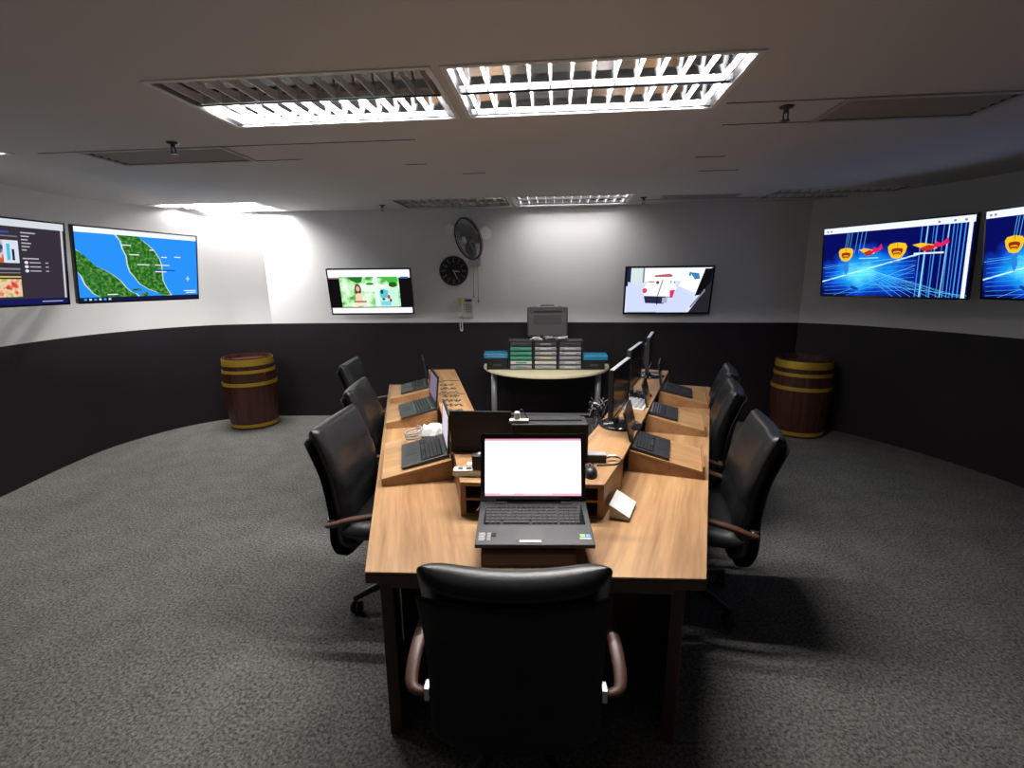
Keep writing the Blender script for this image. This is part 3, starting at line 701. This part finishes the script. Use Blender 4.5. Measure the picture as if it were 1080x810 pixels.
# scribbled marks
rnd = random.Random(11)
for row in range(7):
    yy = 2.90+row*.125; xc = -.25-(yy-2.83)*.203-.095; m = MB(); pts = []
    for k in range(15):
        pts.append((xc-.055+k*.0078+rnd.uniform(-.012, .012), yy+(.036 if k % 2 else -.036)*rnd.uniform(.3, 1.2), RZ+.0012))
    m.tube(spline(pts, 5), .0042, 5, flat=.3); m.build('scribbled_line', M['ink'], LSH)
for yy in (3.80, 3.34):
    xc = -.25-(yy-2.83)*.203; m = MB()
    m.tube(spline([(xc+.01, yy+.0, RZ+.0015), (xc-.08, yy+.01, RZ+.0015), (xc-.14, yy-.02, RZ+.0015), (xc-.20, yy, RZ+.0015)], 6), .005, 6, flat=.5)
    m.build('joint_line', M['ink'], LSH)

# wedge stands for the laptops -------------------------------------------------
def wedge(O, a, side, D, Ln, h0, h1, label):
    u = Vector((math.cos(a), math.sin(a))); v = Vector((-u.y, u.x)) if side == 'l' else Vector((u.y, -u.x))
    c_ = Vector(O)+u*D/2+v*Ln/2; rz = a-R(90)
    t = thing('laptop_stand', (c_.x, c_.y, TZ+.0005), rz, 0, label, 'laptop stand', 'sloping wooden laptop stands')
    m = MB(); p = [(-D/2, 0), (D/2, 0), (D/2, h1), (-D/2, h0)]
    m.yz([(D/2, 0), (D/2, h1-.012), (-D/2, h0-.012), (-D/2, 0)], -Ln/2+.001, -Ln/2+.016); m.yz([(D/2, 0), (D/2, h1-.012), (-D/2, h0-.012), (-D/2, 0)], Ln/2-.016, Ln/2-.001)
    m.box((0, D/2-.008, (h1-.012)/2), (Ln-.034, .014, h1-.014)); m.box((0, -D/2+.008, (h0-.014)/2), (Ln-.034, .014, h0-.016))
    m.build('side_panel', M['woodx_shaded'], t)
    m = MB(); m.yz([(D/2, h1-.012), (D/2, h1), (-D/2, h0), (-D/2, h0-.012)], -Ln/2, Ln/2); m.build('sloping_top', M['wood'], t, .001)
    if side == 'r':
        m = MB(); m.box((0, -D/2-.004, h0/2+.012), (Ln, .010, h0+.026)); m.build('front_lip', M['woodx_shaded'], t)
    sl_ = math.atan2(h1-h0, D)
    def on(x, y, extra_rot=0):   # point on slope at local (x along wing, y inward)
        z = h0+(y+D/2)*(h1-h0)/D; T = Matrix.Rotation(rz, 4, 'Z')
        p = T @ Vector((x, y, z)); return (c_.x+p.x, c_.y+p.y, TZ+.0015+z), rz, sl_
    return on
lst = [((-.62, 2.09), 'nearest of the three laptop stands on the left wing'), ((-.83, 2.99), 'middle of the three laptop stands on the left wing'), ((-.97, 3.66), 'farthest laptop stand on the left wing')]
rst = [((.915, 2.14), 'nearest of the three laptop stands on the right wing'), ((1.175, 2.775), 'middle of the three laptop stands on the right wing'), ((1.455, 3.42), 'farthest laptop stand on the right wing')]
LON = [wedge(o, R(12.7), 'l', .335, .52 if i == 0 else .40, .04, .105, l) for i, (o, l) in enumerate(lst)]
RON = [wedge(o, R(160.5), 'r', .35, .34, .042, .112, l) for o, l in rst]

# ------------------------------------------------------------------ laptops
def laptop(loc, rz, slope, w, d, lidh, lean, label, deck='dgrey', scr=None, keyrows=5, keycols=15, big=False, grp='laptops around the table', keym='key', lidback='matte', bez=.014):
    """local: user at -Y, hinge at +Y"""
    t = thing('laptop', loc, rz, slope, label, 'laptop', grp); th = .024 if big else .02
    m = MB(); m.prism([(-w/2, -d/2), (w/2, -d/2), (w/2, d/2), (-w/2, d/2)], [.004, .004, 0, 0], [th*.8, th*.8, th, th]); m.build('base', M[deck], t, .003)
    z = lambda y: th*.8+(y+d/2)/d*th*.2
    m = MB(); kx0, kx1 = (-w*.44, w*.44) if not big else (-w*.435, w*.44); ky0, ky1 = (-d*.06, d*.36)
    kh = (ky1-ky0)/keyrows; kw = (kx1-kx0)/keycols
    a_, b_ = ky0-.005, ky1+.005; m.prism([(kx0-.005, a_), (kx1+.005, a_), (kx1+.005, b_), (kx0-.005, b_)], [z(a_)-.003, z(a_)-.003, z(b_)-.003, z(b_)-.003], [z(a_)+.0008, z(a_)+.0008, z(b_)+.0008, z(b_)+.0008])
    m.build('key_bed', M['gloss'], t)
    m = MB()
    for r_ in range(keyrows):
        cidx = 0
        while cidx < keycols:
            span_ = 6 if (r_ == 0 and cidx == 3) else 1
            if big and cidx == keycols-5 and span_ == 1: cidx += .35
            xx = kx0+(cidx+span_/2)*kw; yy = ky0+(r_+.5)*kh
            if xx+kw*span_/2 > kx1+.002: break
            m.box((xx, yy, z(yy)+.0022), (kw*span_*.84, kh*.80, .003)); cidx += span_
    m.build('keyboard', M[keym], t)
    m = MB(); m.prism([(-w*.16, -d*.41), (w*.08, -d*.41), (w*.08, -d*.15), (-w*.16, -d*.15)], z(-.41*d)-.003, [z(-.41*d)+.0009]*2+[z(-.15*d)+.0009]*2); m.build('touchpad', M['plastic'], t)
    # lid
    lt = MB(); ca, sa = math.cos(lean), math.sin(lean)
    LT = Matrix.Translation((0, d/2-.006, th+.001)) @ Matrix.Rotation(-lean, 4, 'X')
    def bx(c_, dd, mi=0):
        q = MB(); q.box(c_, dd); lt.add(q.v, q.f, mi, False, LT)
    bx((0, .005, lidh/2), (w, .010, lidh)); bx((0, .004, .004), (w*.7, .016, .012))
    lid = lt.build('lid', M[lidback], t, .002)
    if scr is None: scr = lambda c: c.rect(0, 0, 1, 1, M['gloss'])
    c_ = Canvas(w-2*bez, lidh-bez-.022); scr(c_); s_ = c_.mb.build('screen', c_.mats, lid)
    s_.matrix_local = LT @ Matrix.Translation((0, -.0006, (lidh-bez-.022)/2+.02))
    m = MB(); q = MB(); b2 = bez; q.box((0, -.0005, lidh-b2/2), (w, .0015, b2)); q.box((0, -.0005, .010), (w, .0015, .02)); q.box((-w/2+b2/2, -.0005, lidh/2), (b2, .0015, lidh-2*b2)); q.box((w/2-b2/2, -.0005, lidh/2), (b2, .0015, lidh-2*b2))
    m.add(q.v, q.f, 0, False, LT); m.build('bezel', M['gloss'], lid)
    return t, z
def scr_lilac(c): c.rect(0, 0, 1, 1, E(205, 190, 205)); c.rect(0, .9, 1, 1, E(230, 222, 232)); c.rect(.1, .2, .9, .8, E(214, 202, 214))
def scr_dim(c): c.rect(0, 0, 1, 1, E(120, 108, 130)); c.rect(0, 0, 1, .1, E(60, 55, 75))
def scr_white(c):
    c.rect(0, 0, 1, 1, E(255, 252, 254, 1.25)); c.rect(0, .965, 1, 1, E(225, 150, 175)); c.rect(0, 0, 1, .045, E(240, 175, 195))
    c.rect(.16, .02, .3, .045, E(255, 225, 235)); c.rect(.4, .02, .7, .04, E(250, 215, 228))

p, rz, sp = LON[0](.06, .045); laptop(p, rz, sp, .335, .235, .195, R(14), 'black laptop with pale lilac screen nearest on the left wing', 'deck2', scr_lilac)
p, rz, sp = LON[1](.03, .040); laptop(p, rz+R(4), sp, .35, .24, .21, R(17), 'open laptop with greenish deck on the middle left stand', 'deck2', scr_dim)
p, rz, sp = LON[2](-.0, .03); laptop(p, rz, sp, .32, .225, .21, R(4), 'black laptop farthest on the left wing, screen seen edge-on', 'deck2', None)
p, rz, sp = RON[0](-.02, .077); laptop(p, rz, sp, .285, .19, .175, R(26), 'small black netbook on the nearest right stand', 'plastic', None, keycols=12)
p, rz, sp = RON[1](-.0, .077); laptop(p, rz, sp, .285, .19, .175, R(26), 'small black netbook on the middle right stand', 'plastic', None, keycols=12)
p, rz, sp = RON[2](-.0, .05); laptop(p, rz, sp, .30, .24, .19, R(20), 'black laptop on the farthest right stand', 'matte', None, keycols=12)

# main laptop with its brown stand
t = thing('laptop_stand', (.055, 1.60, TZ+.0005), R(-1.2), 0, 'dark brown sloping stand under the large front laptop', 'laptop stand')
m = MB(); m.yz([(.13, 0), (.13, .078), (-.118, .052), (-.150, .040), (-.158, 0)], -.163, .163); m.build('block', M['brownbox'], t, .002)
sp = math.atan2(.031, .295)
t, z = laptop((.076, 1.595, TZ+.0655), R(-1.2), sp, .412, .27, .262, R(22), 'large open laptop with a glowing white screen at the table front', 'deck', scr_white, keyrows=6, keycols=19, big=True, grp=None, keym='key', bez=.017)
m = MB(); m.box((-.015, -.117, z(-.117)+.0008), (.075, .011, .003)); m.build('touchpad_button', M['silver'], t)
m = MB(); m.box((.0, .118, z(.118)), (.29, .012, .003)); m.build('speaker_strip', M['gloss'], t)
m = MB(); m.box((-.125, .117, z(.117)+.001), (.045, .012, .003)); m.box((.13, .117, z(.117)+.001), (.045, .012, .003)); m.build('speaker_grille', M['matte'], t)
m = MB(); m.box((.168, -.085, z(-.085)+.0005), (.017, .017, .001)); m.build('sticker', M['sticker1'], t)
m = MB(); m.box((.187, -.085, z(-.085)+.0005), (.015, .016, .001)); m.build('sticker', M['sticker2'], t)
m = MB(); m.box((.176, -.100, z(-.100)+.0005), (.04, .006, .001)); m.build('sticker', M['paper'], t)
m = MB()
for k in range(5): m.box((-.185+(k % 2)*.002, -.072-.009*k, z(-.07-.009*k)+.0005), (.022, .0035, .001)); m.box((-.160, -.072-.009*k, z(-.07-.009*k)+.0005), (.012, .003, .001))
m.build('printed_notice', M['paper'], t)
m = MB(); m.box((-.143, -.08, z(-.08)+.0005), (.016, .022, .001)); m.build('sticker', M['gloss'], t)

# black laptop lid (seen from behind) and black printer at the back of the front shelf
t, _ = laptop((-.142, 2.235, TZ+RZ+.002), R(176), 0, .29, .20, .185, R(2), 'black laptop on the shelf corner seen from behind its lid', 'matte', None, grp=None)
t = thing('printer', (.165, 2.05, TZ+RZ+.001), R(-1), 0, 'black box device with a white plug on top, behind the large laptop screen', 'device')
# ------------------------------------------------------------------ black box device
m = MB(); m.box((0, 0, .0925), (.34, .13, .185)); m.build('body', M['matte'], t, .008)
m = MB(); m.box((0, .02, .188), (.29, .07, .006)); m.build('top_cover', M['matte'], t, .002)
m = MB(); m.box((0, -.066, .05), (.24, .006, .03)); m.build('front_slot', M['gloss'], t, .001)
t.name = 'black_device'

# ------------------------------------------------------------------ small items on the shelves
ZS = TZ+RZ+.001
t = thing('power_strip', (-.18, 1.875, ZS), R(-3), 0, 'white power strip on the front shelf left of the large laptop', 'power strip')
m = MB(); m.box((.03, 0, .014), (.20, .045, .028)); m.build('body', M['white'], t, .004)
m = MB()
for k in range(3): m.box((-.04+k*.035, 0, .0285), (.022, .024, .002))
m.build('socket', M['dgrey'], t)
t = thing('power_adapter', (-.145, 1.877, ZS+.0295), R(-3), 0, 'black plug-in power adapter standing on the white power strip', 'adapter')
m = MB(); m.box((0, .0, .03), (.048, .04, .06)); m.build('body', M['plastic'], t, .004)
m = MB(); m.box((.02, .0, .0625), (.04, .03, .005)); m.build('label_plate', M['lav'], t)
t = thing('plug', (-.185, 1.945, ZS), 0, 0, 'small white plug behind the power strip on the front shelf', 'plug')
m = MB(); m.box((0, 0, .012), (.03, .03, .024)); m.build('body', M['white'], t, .004)
m = MB(); m.tube(spline([(.0, .015, .012), (.03, .05, .012), (.06, .08, .006)], 6), .003, 6); m.build('cable', M['wcable'], t)
t = thing('white_cable', (0, 0, 0), 0, 0, 'thin white cable hanging in the shelf opening left of the laptop', 'cable')
m = MB(); m.tube(spline([(-.10, 1.79, .893), (-.12, 1.782, .85), (-.135, 1.785, .80), (-.15, 1.80, .775)], 6), .003, 6); m.build('cable', M['wcable'], t)
t2 = C.objects['cable'] if 'cable' in C.objects else None
t = thing('computer_mouse', (.325, 1.865, ZS), R(-6), 0, 'black computer mouse on the front shelf right of the laptop', 'mouse')
m = MB(); vs = []; fs = []; n = 24
for j in range(9):
    q = j/8*math.pi/2
    for k in range(n):
        a = 2*math.pi*k/n; rr = math.cos(q)**.6 if j < 8 else 0.02
        vs.append((.031*rr*math.cos(a), .052*rr*math.sin(a), .036*math.sin(q)*(1+.12*math.sin(a)*-1)))
for j in range(8):
    for k in range(n): fs.append((j*n+k, j*n+(k+1) % n, (j+1)*n+(k+1) % n, (j+1)*n+k))
fs.append(tuple(range(n))[::-1]); m.add(vs, fs, 0, True); m.build('shell', M['plastic'], t)
m = MB(); m.cyl((-.004, .028, .0335), (.004, .028, .0335), .007, 14); m.build('scroll_wheel', M['dgrey'], t)
m = MB(); m.tube(spline([(0, .05, .008), (.02, .11, .004), (-.02, .16, .004), (-.06, .19, .004)], 6), .002, 6); m.build('cable', M['cable'], t)
t = thing('docking_box', (.335, 2.02, ZS), R(-4), 0, 'long black box with a silver top behind the mouse', 'device')
m = MB(); m.box((0, 0, .017), (.17, .05, .034)); m.build('body', M['plastic'], t, .003)
m = MB(); m.box((0, .0, .0355), (.168, .046, .003)); m.build('top_plate', M['lav'], t)
m = MB(); m.tube(spline([(.085, 0, .015), (.12, .01, .02), (.15, .0, .012), (.13, -.04, .003), (.04, -.06, .003)], 6), .004, 6); m.build('cable', M['cable'], t)
m = MB(); m.box((.115, .012, .02), (.035, .015, .012), 0, (0, 0, .2)); m.build('connector', M['white'], t, .003)
t = thing('white_wedge_box', (.392, 1.772, TZ+.0005), R(-24), 0, 'small white wedge-shaped box leaning beside the shelf', 'box')
TX = Matrix.Rotation(R(-90), 4, 'Z')
m = MB(); m.prism([(0, 0), (.078, 0), (.078, .15), (0, .15)], 0, [.056, .014, .014, .056]); m.build('body', M['offwhite'], t, .003)
m = MB(); m.prism([(-.002, -.003), (.081, -.003), (.081, .153), (-.002, .153)], [.057, .0135, .0135, .057], [.061, .0175, .0175, .061]); m.build('sloped_cover', M['paper'], t)
# clutter on the left wing near laptop one
pp, prz, psp = LON[0](-.18, .105)
t = thing('paper_bundle', pp, prz+1.45, 0, 'crumpled white paper behind the nearest left laptop', 'paper')
m = MB(); n = 9; vs = []; fs = []; rnd = random.Random(5)
for i in range(n):
    for j in range(n): 
        e = min(i, j, n-1-i, n-1-j)  # the rim lies low
        vs.append(((i/(n-1)-.5)*.14, (j/(n-1)-.5)*.11, (.012 if e == 0 else rnd.uniform(.03, .065))))
for i in range(n-1):
    for j in range(n-1): fs.append((i*n+j, (i+1)*n+j, (i+1)*n+j+1, i*n+j+1))
m.add(vs, fs); m.build('sheet', M['paper'], t)
pp, prz, psp = LON[0](-.18, .005)
t = thing('coiled_cable', (pp[0], pp[1], pp[2]+.004), prz, psp, 'coiled thin pale cable beside the crumpled paper', 'cable')
m = MB(); m.tube([(.055*math.cos(a*.5)*(1+.1*math.sin(a*.21)), .05*math.sin(a*.5), .006+.0012*a) for a in range(44)], .004, 6); m.build('loop', M['lav'], t)
# plug on the black device
t = thing('plug', (.03, 2.02, TZ+RZ+.187), R(-2), 0, 'white charger plug lying on the black device', 'plug')
m = MB(); m.box((0, -.005, .007), (.085, .03, .014)); m.build('strip', M['offwhite'], t, .003)
m = MB(); m.box((-.008, 0, .03), (.024, .024, .034)); m.build('body', M['white'], t, .004)
m = MB(); m.tube(spline([(.0, 0, .045), (.012, .005, .055), (.03, .01, .03), (.04, .01, .014)], 6), .003, 6); m.build('cable', M['cable'], t)
t = thing('white_cable', (0, 0, 0), 0, 0, 'arched white cable on the shelf corner behind the black lid', 'cable')
t.location = (-.14, 2.63, ZS)

m = MB(); m.tube(spline([(-.075, .06, .003), (-.04, -.05, .05), (.02, -.1, .06), (.03, -.16, .003)], 6), .006, 6); m.build('arch', M['wcable'], t)

# ------------------------------------------------------------------ monitors on the right shelf
def monitor(x, y, rz, label):
    t = thing('computer_monitor', (x, y, ZS), rz, 0, label, 'monitor', 'monitors on the right shelf')
    m = MB(); m.lathe([(.01, 0), (.115, 0), (.118, .008), (.10, .018), (.03, .026), (.01, .028)], 36); m.build('stand_base', M['gloss'], t)
    m = MB(); m.box((0, .025, .09), (.05, .025, .15)); m.build('stand_neck', M['plastic'], t, .004)
    m = MB(); m.box((0, .012, .215), (.44, .024, .27)); m.box((0, .034, .20), (.26, .02, .17)); m.build('casing', M['plastic'], t, .003)
    m = MB(); m.box((0, .010, .3515), (.44, .022, .003)); m.build('top_edge', M['silver'], t)
    m = MB(); m.box((0, -.002, .343), (.44, .004, .016)); m.box((0, -.002, .088), (.44, .004, .018)); m.box((-.213, -.002, .2155), (.014, .004, .238)); m.box((.213, -.002, .2155), (.014, .004, .238)); m.build('bezel', M['gloss'], t)
    c = Canvas(.412, .238); c.rect(0, 0, 1, 1, M['gloss']); c.done(t, (0, -.0005, .2155))
    m = MB(); m.tube(spline([(.02, .05, .16), (.05, .09, .1), (.03, .11, .03), (.09, .13, .004)], 6), .004, 6); m.tube(spline([(-.03, .05, .16), (-.07, .1, .12), (-.04, .12, .04), (-.1, .12, .004)], 6), .004, 6); m.build('cable', M['cable'], t)
    return t
# faces outward (-Y local -> along the right wing normal)
d = math.atan2(.40, .18)
m1 = monitor(.605, 2.55, d, 'black monitor seen edge-on, nearest of three on the right shelf')
m2 = place(copy_tree(m1), (.865, 3.25, ZS), d, 'black monitor seen edge-on, middle of three on the right shelf')
m3 = place(copy_tree(m1), (1.165, 3.93, ZS), d+R(4), 'black monitor seen edge-on, farthest of three on the right shelf')
for i, (x, y, lb) in enumerate(((.50, 2.72, 'tangle of black cables with a white tie beside the nearest monitor'),)):
    t = thing('cable_tangle', (x, y, ZS), 0, 0, lb, 'cables'); rnd = random.Random(4)
    m = MB()
    for k in range(7):
        pts = [(rnd.uniform(-.05, .05), rnd.uniform(-.05, .05), rnd.uniform(.006, .13)) for _ in range(5)]; pts[0] = (pts[0][0], pts[0][1], .006)
        m.tube(spline(pts, 6), .005, 6)
    m.build('black_cable', M['cable'], t)
    m = MB(); m.tube(spline([(-.04, 0, .006), (-.02, -.02, .09), (.03, -.01, .06), (.02, .02, .02)], 6), .003, 6); m.build('white_cable', M['wcable'], t)
t = thing('keyboard', (.80, 2.98, ZS), d, 0, 'pale keyboard on the right shelf between two monitors', 'keyboard')
m = MB(); m.yz([(-.07, 0), (.07, 0), (.07, .022), (-.07, .010)], -.12, .12); m.build('body', M['offwhite'], t, .002)
m = MB()
for r_ in range(4):
    for c_ in range(9): m.box((-.1+c_*.025, -.045+r_*.028, .0185+.0025*r_), (.019, .021, .005))
m.build('keys', M['lav'], t)

# ------------------------------------------------------------------ back table and its load
t = thing('side_table', (.40, 5.49, 0), R(-3.2), 0, 'half-oval cream side table with grey metal legs at the back wall', 'table')
pts = [(-.72, 0)]+[(-.72*math.cos(math.pi*k/36), -.06-.70*math.sin(math.pi*k/36)) for k in range(37)]+[(.72, 0)]
m = MB(); m.prism(pts, .715, .745); m.build('tabletop', M['cream'], t, .006)
for x in (-.59, .58):
    m = MB(); m.cyl((x, -.26, .02), (x, -.26, .715), .032, 20); m.box((x, -.26, .01), (.1, .45, .02)); m.build('leg', M['greymetal'], t)
m = MB(); m.box((0, -.24, .20), (1.1, .02, .02)); m.build('stretcher', M['greymetal'], t)
m = MB(); m.box((0, -.12, .55), (1.12, .018, .32)); m.build('modesty_panel', M['matte'], t)
def st(x, y, z=0): # local on side table -> world
    p = Matrix.Rotation(R(-3.2), 4, 'Z') @ Vector((x, y, 0)); return (.40+p.x, 5.49+p.y, .7455+z)
rk = thing('tray_rack', st(-.01, -.27), R(-3.2), 0, 'black three-bay desktop rack full of slim cases on the side table', 'rack')
RW, RH, RD = .80, .315, .24
m = MB()
for k in range(4): m.box((-RW/2+k*RW/3, 0, RH/2), (.012, RD, RH))
m.box((0, RD/2-.004, RH/2), (RW, .008, RH)); m.build('frame', M['plastic'], rk)
rows = 6; rh = (RH-.01)/rows
m = MB()
for k in range(rows+1): m.box((0, 0, .004+k*rh), (RW, RD, .004))
m.build('shelf', M['dgrey'], rk)
ordn = ['lowest', 'second lowest', 'third lowest', 'third from top', 'second from top', 'topmost']
def slim(fm, lm):
    t = thing('slim_case', (0, 0, 0), 0, 0, '-', 'case', 'slim cases in the rack')
    m = MB(); m.box((0, 0, .019), (.235, .20, .036)); m.build('body', M[fm], t, .004)
    m = MB(); m.box((0, -.102, .019), (.12, .006, .014)); m.build('handle', M[lm], t, .002)
    return t
protos = {}
for b_, (bn, seq) in enumerate((('left', ['lg', 'wg', 'gg', 'gg', 'gg', 'dd']), ('middle', ['gg', 'ww', 'ly', 'lw', 'lw', 'dl']), ('right', ['lw', 'lw', 'gl', 'lw', 'gw', 'dd']))):
    for k in range(rows):
        code = seq[k]; cm = {'g': 'green' if b_ == 0 else 'lav', 'l': 'lav', 'w': 'paper', 'd': 'dgrey', 'y': 'yellow'}
        fm, lm = cm[code[0]], cm[code[1]]
        if (fm, lm) not in protos: protos[(fm, lm)] = slim(fm, lm); o = protos[(fm, lm)]
        else: o = copy_tree(protos[(fm, lm)])
        p = st(-.01-RW/2+(b_+.5)*RW/3, -.285, .0062+k*rh)
        cn = {'green': 'green', 'lav': 'grey', 'paper': 'white', 'dgrey': 'dark grey', 'yellow': 'yellow'}
        o.location = p; o.rotation_euler = (0, 0, R(-3.2)); o['label'] = '%s slim case, %s in the %s bay of the rack' % (cn[fm], ordn[k], bn)
for i, (x, lb) in enumerate(((-.54, 'left'), (.515, 'right'))):
    t = thing('storage_box', st(x, -.27), R(-3.2), 0, 'low black box at the %s end of the rack' % lb, 'box')
    m = MB(); m.box((0, 0, .06-.01*i), (.23, .24, .12-.02*i)); m.build('body', M['matte'], t, .006)
    m = MB(); m.box((0, -.122, .05), (.09, .005, .025)); m.build('label_slot', M['dgrey'], t)
    zz = .1205-.02*i
    t = thing('blue_folder', st(x-(.02 if i == 0 else -.02), -.28, zz), R(-3.2+(4 if i == 0 else -3)), 0, 'bright blue file box lying on the %s black box' % lb, 'file box')
    m = MB(); m.box((0, 0, .03), (.26, .24, .05)); m.build('cover', M['blue'], t, .006)
    m = MB(); m.box((0, -.122, .03), (.20, .004, .012)); m.build('spine_band', M['lav'] if i == 0 else M['blue'], t)
t = thing('equipment_case', st(.01, -.20, RH+.001), R(-3.2), R(-6), 'dark grey hard case standing upright on the rack', 'case')
m = MB(); m.box((0, 0, .185), (.45, .09, .33)); m.build('shell', M['dgrey'], t, .018)
m = MB(); m.box((0, -.046, .21), (.31, .006, .10)); m.build('recessed_panel', M['plastic'], t)
m = MB(); m.box((0, -.047, .298), (.31, .008, .018)); m.build('vent_slot', M['matte'], t)
m = MB(); m.tube([(-.07, 0, .35), (-.07, 0, .368), (.07, 0, .368), (.07, 0, .35)], .007, 8); m.build('handle', M['plastic'], t)
for s_ in (-1, 1):
    m = MB(); m.box((s_*.14, -.02, .352), (.03, .05, .012)); m.build('latch', M['lav'], t)
t = thing('adapter_cables', st(.0, -.31, RH+.001), R(-3.2), 0, 'heap of silver and white cables at the foot of the upright case', 'cables'); rnd = random.Random(2)
for mt, nm in (('lav', 'grey_cable'), ('white', 'white_cable')):
    m = MB()
    for k in range(6):
        x0 = rnd.uniform(-.2, .16); pts = [(x0+rnd.uniform(-.04, .09), rnd.uniform(-.03, .03), rnd.uniform(.008, .035)) for _ in range(5)]
        pts[0] = (pts[0][0], pts[0][1], .008); m.tube(spline(pts, 6), .007, 6)
    m.build(nm, M[mt], t)

# ------------------------------------------------------------------ chairs
def chair():
    """executive chair, faces +Y, origin on the floor under the seat"""
    t = thing('office_chair', (0, 0, 0), 0, 0, '-', 'chair', 'black leather office chairs')
    m = MB(); pad(m, [(.25, .455), (.16, .475), (0, .465), (-.18, .455), (-.27, .47)], .262, .055, dish=.012, end=.14, et=.7, ex=.22)
    m.build('seat', M['leather'], t)
    m = MB(); path = [(-.20, .375), (-.265, .385), (-.292, .44), (-.285, .56), (-.305, .73), (-.352, .87), (-.39, .96)]
    def cr_(f, xn):
        g = 0
        for f0, d_ in ((.50, .010), (.72, .010)): g += d_*math.exp(-((f-f0)/.016)**2)*(1-.3*xn*xn)
        return g
    pad(m, path, lambda f: .246+.012*math.sin(math.pi*min(f, 1)*.5), lambda f: .044+.018*math.sin(math.pi*f), dish=.038, end=.045, et=.8, ex=.17, crease=cr_)
    m.build('backrest', M['leather'], t)
    m = MB(); pad(m, [(-.24, .318), (-.315, .335), (-.352, .41), (-.350, .56), (-.372, .73), (-.412, .848), (-.432, .905)], lambda f: .243+.009*f, .010, dish=.038, end=.02, ex=.17)
    m.build('back_shell', M['fabric'], t)
    for s_ in (-1, 1):
        m = MB(); X = s_*.30
        pts = [(s_*.262, -.30, .53), (s_*.305, -.285, .542), (s_*.312, -.18, .575), (X, .0, .60), (X, .12, .605), (X, .185, .57), (s_*.285, .19, .51), (s_*.265, .15, .45), (s_*.24, .08, .42)]
        P = spline(pts, 6); n = len(P); m.tube(P, [.013+.009*math.sin(math.pi*min(1, i/(n*.65))) if i < n*.65 else .016 for i in range(n)], 12, flat=.62); a = m.build('armrest', M['arm'], t)
        m = MB(); m.box((s_*.257, -.295, .53), (.014, .035, .04)); m.cyl((s_*.25, -.295, .53), (s_*.27, -.295, .53), .014, 14); m.build('arm_bracket', M['chrome'], a)
    m = MB(); m.box((0, -.02, .395), (.22, .3, .04)); m.box((0, -.21, .40), (.10, .14, .03)); m.cyl((.1, .02, .39), (.24, .05, .385), .007, 8); m.build('tilt_mechanism', M['plastic'], t, .004)
    m = MB(); m.lathe([(.028, .10), (.028, .24), (.018, .245), (.018, .38)], 20); m.build('gas_lift', M['plastic'], t)
    m = MB(); m.lathe([(.045, .085), (.048, .13), (.035, .14)], 20); m.build('hub', M['plastic'], t)
    for k in range(5):
        a = 2*math.pi*k/5+.3; ca, sa = math.cos(a), math.sin(a)
        m = MB(); m.tube([(.03*ca, .03*sa, .112), (.16*ca, .16*sa, .108), (.30*ca, .30*sa, .083), (.315*ca, .315*sa, .08)], [.026, .024, .018, .014], 10, flat=.8)
        lg = m.build('base_leg', M['plastic'], t)
        m = MB(); T = Matrix.Translation((.30*ca, .30*sa, .031)) @ Matrix.Rotation(a+.8, 4, 'Z') @ Matrix.Rotation(R(90), 4, 'X')
        for o_ in (-.016, .016): m.lathe([(.008, o_-.009), (.028, o_-.009), (.031, o_), (.028, o_+.009), (.008, o_+.009)], 18, T=T)
        m.cyl((.30*ca, .30*sa, .03), (.30*ca, .30*sa, .08), .008, 8); m.build('caster', M['plastic'], lg)
    return t
ch = chair()
place(ch, (.01, 1.455, 0), R(-1.5), 'black leather office chair at the table front, back turned to the camera')
def yaw(fx, fy): return math.atan2(fy, fx)-R(90)
def chair_at(bx_, by_, fx, fy, lb):
    f = Vector((fx, fy)).normalized(); p = Vector((bx_, by_))+f*.39
    o = place(copy_tree(ch), (p.x, p.y, 0), yaw(fx, fy), lb); o.scale = (1, 1, 1.05); return o
chair_at(-.96, 2.37, .98, -.06, 'nearest black leather office chair on the left side of the table')
chair_at(-1.10, 3.16, .98, .08, 'middle black leather office chair on the left side, behind the nearest')
chair_at(-1.47, 4.13, .97, .05, 'farthest black leather office chair on the left, set away from the table')
chair_at(1.265, 2.19, -.94, .28, 'nearest black leather office chair on the right side of the table')
chair_at(1.49, 3.02, -.92, .36, 'second black leather office chair on the right, behind the nearest')
chair_at(1.735, 3.63, -.92, .36, 'farthest black leather office chair on the right, mostly hidden behind the second')

# ------------------------------------------------------------------ camera, world, view
cam = bpy.data.cameras.new('camera'); co = bpy.data.objects.new('camera', cam); C.objects.link(co)
cam.sensor_width = 36; cam.lens = 500/1080*36; cam.clip_start = .05
p_ = R(12.3); r_ = R(.5)
fwd = Vector((0, math.cos(p_), -math.sin(p_))); up0 = Vector((0, math.sin(p_), math.cos(p_))); rt0 = Vector((1, 0, 0))
# image content is turned counter-clockwise by r_, so the camera is turned clockwise
rt = rt0*math.cos(r_)-up0*math.sin(r_); up = rt0*math.sin(r_)+up0*math.cos(r_)
mw = Matrix((( rt.x, up.x, -fwd.x, 0), (rt.y, up.y, -fwd.y, 0), (rt.z, up.z, -fwd.z, 1.7), (0, 0, 0, 1)))
co.matrix_world = mw
bpy.context.scene.camera = co
w = bpy.data.worlds.new('world'); bpy.context.scene.world = w; w.use_nodes = True
w.node_tree.nodes['Background'].inputs[0].default_value = (.02, .02, .02, 1)
vs_ = bpy.context.scene.view_settings; vs_.view_transform = 'Standard'; vs_.look = 'None'; vs_.gamma = 1; vs_.use_curve_mapping = False; vs_.exposure = .2
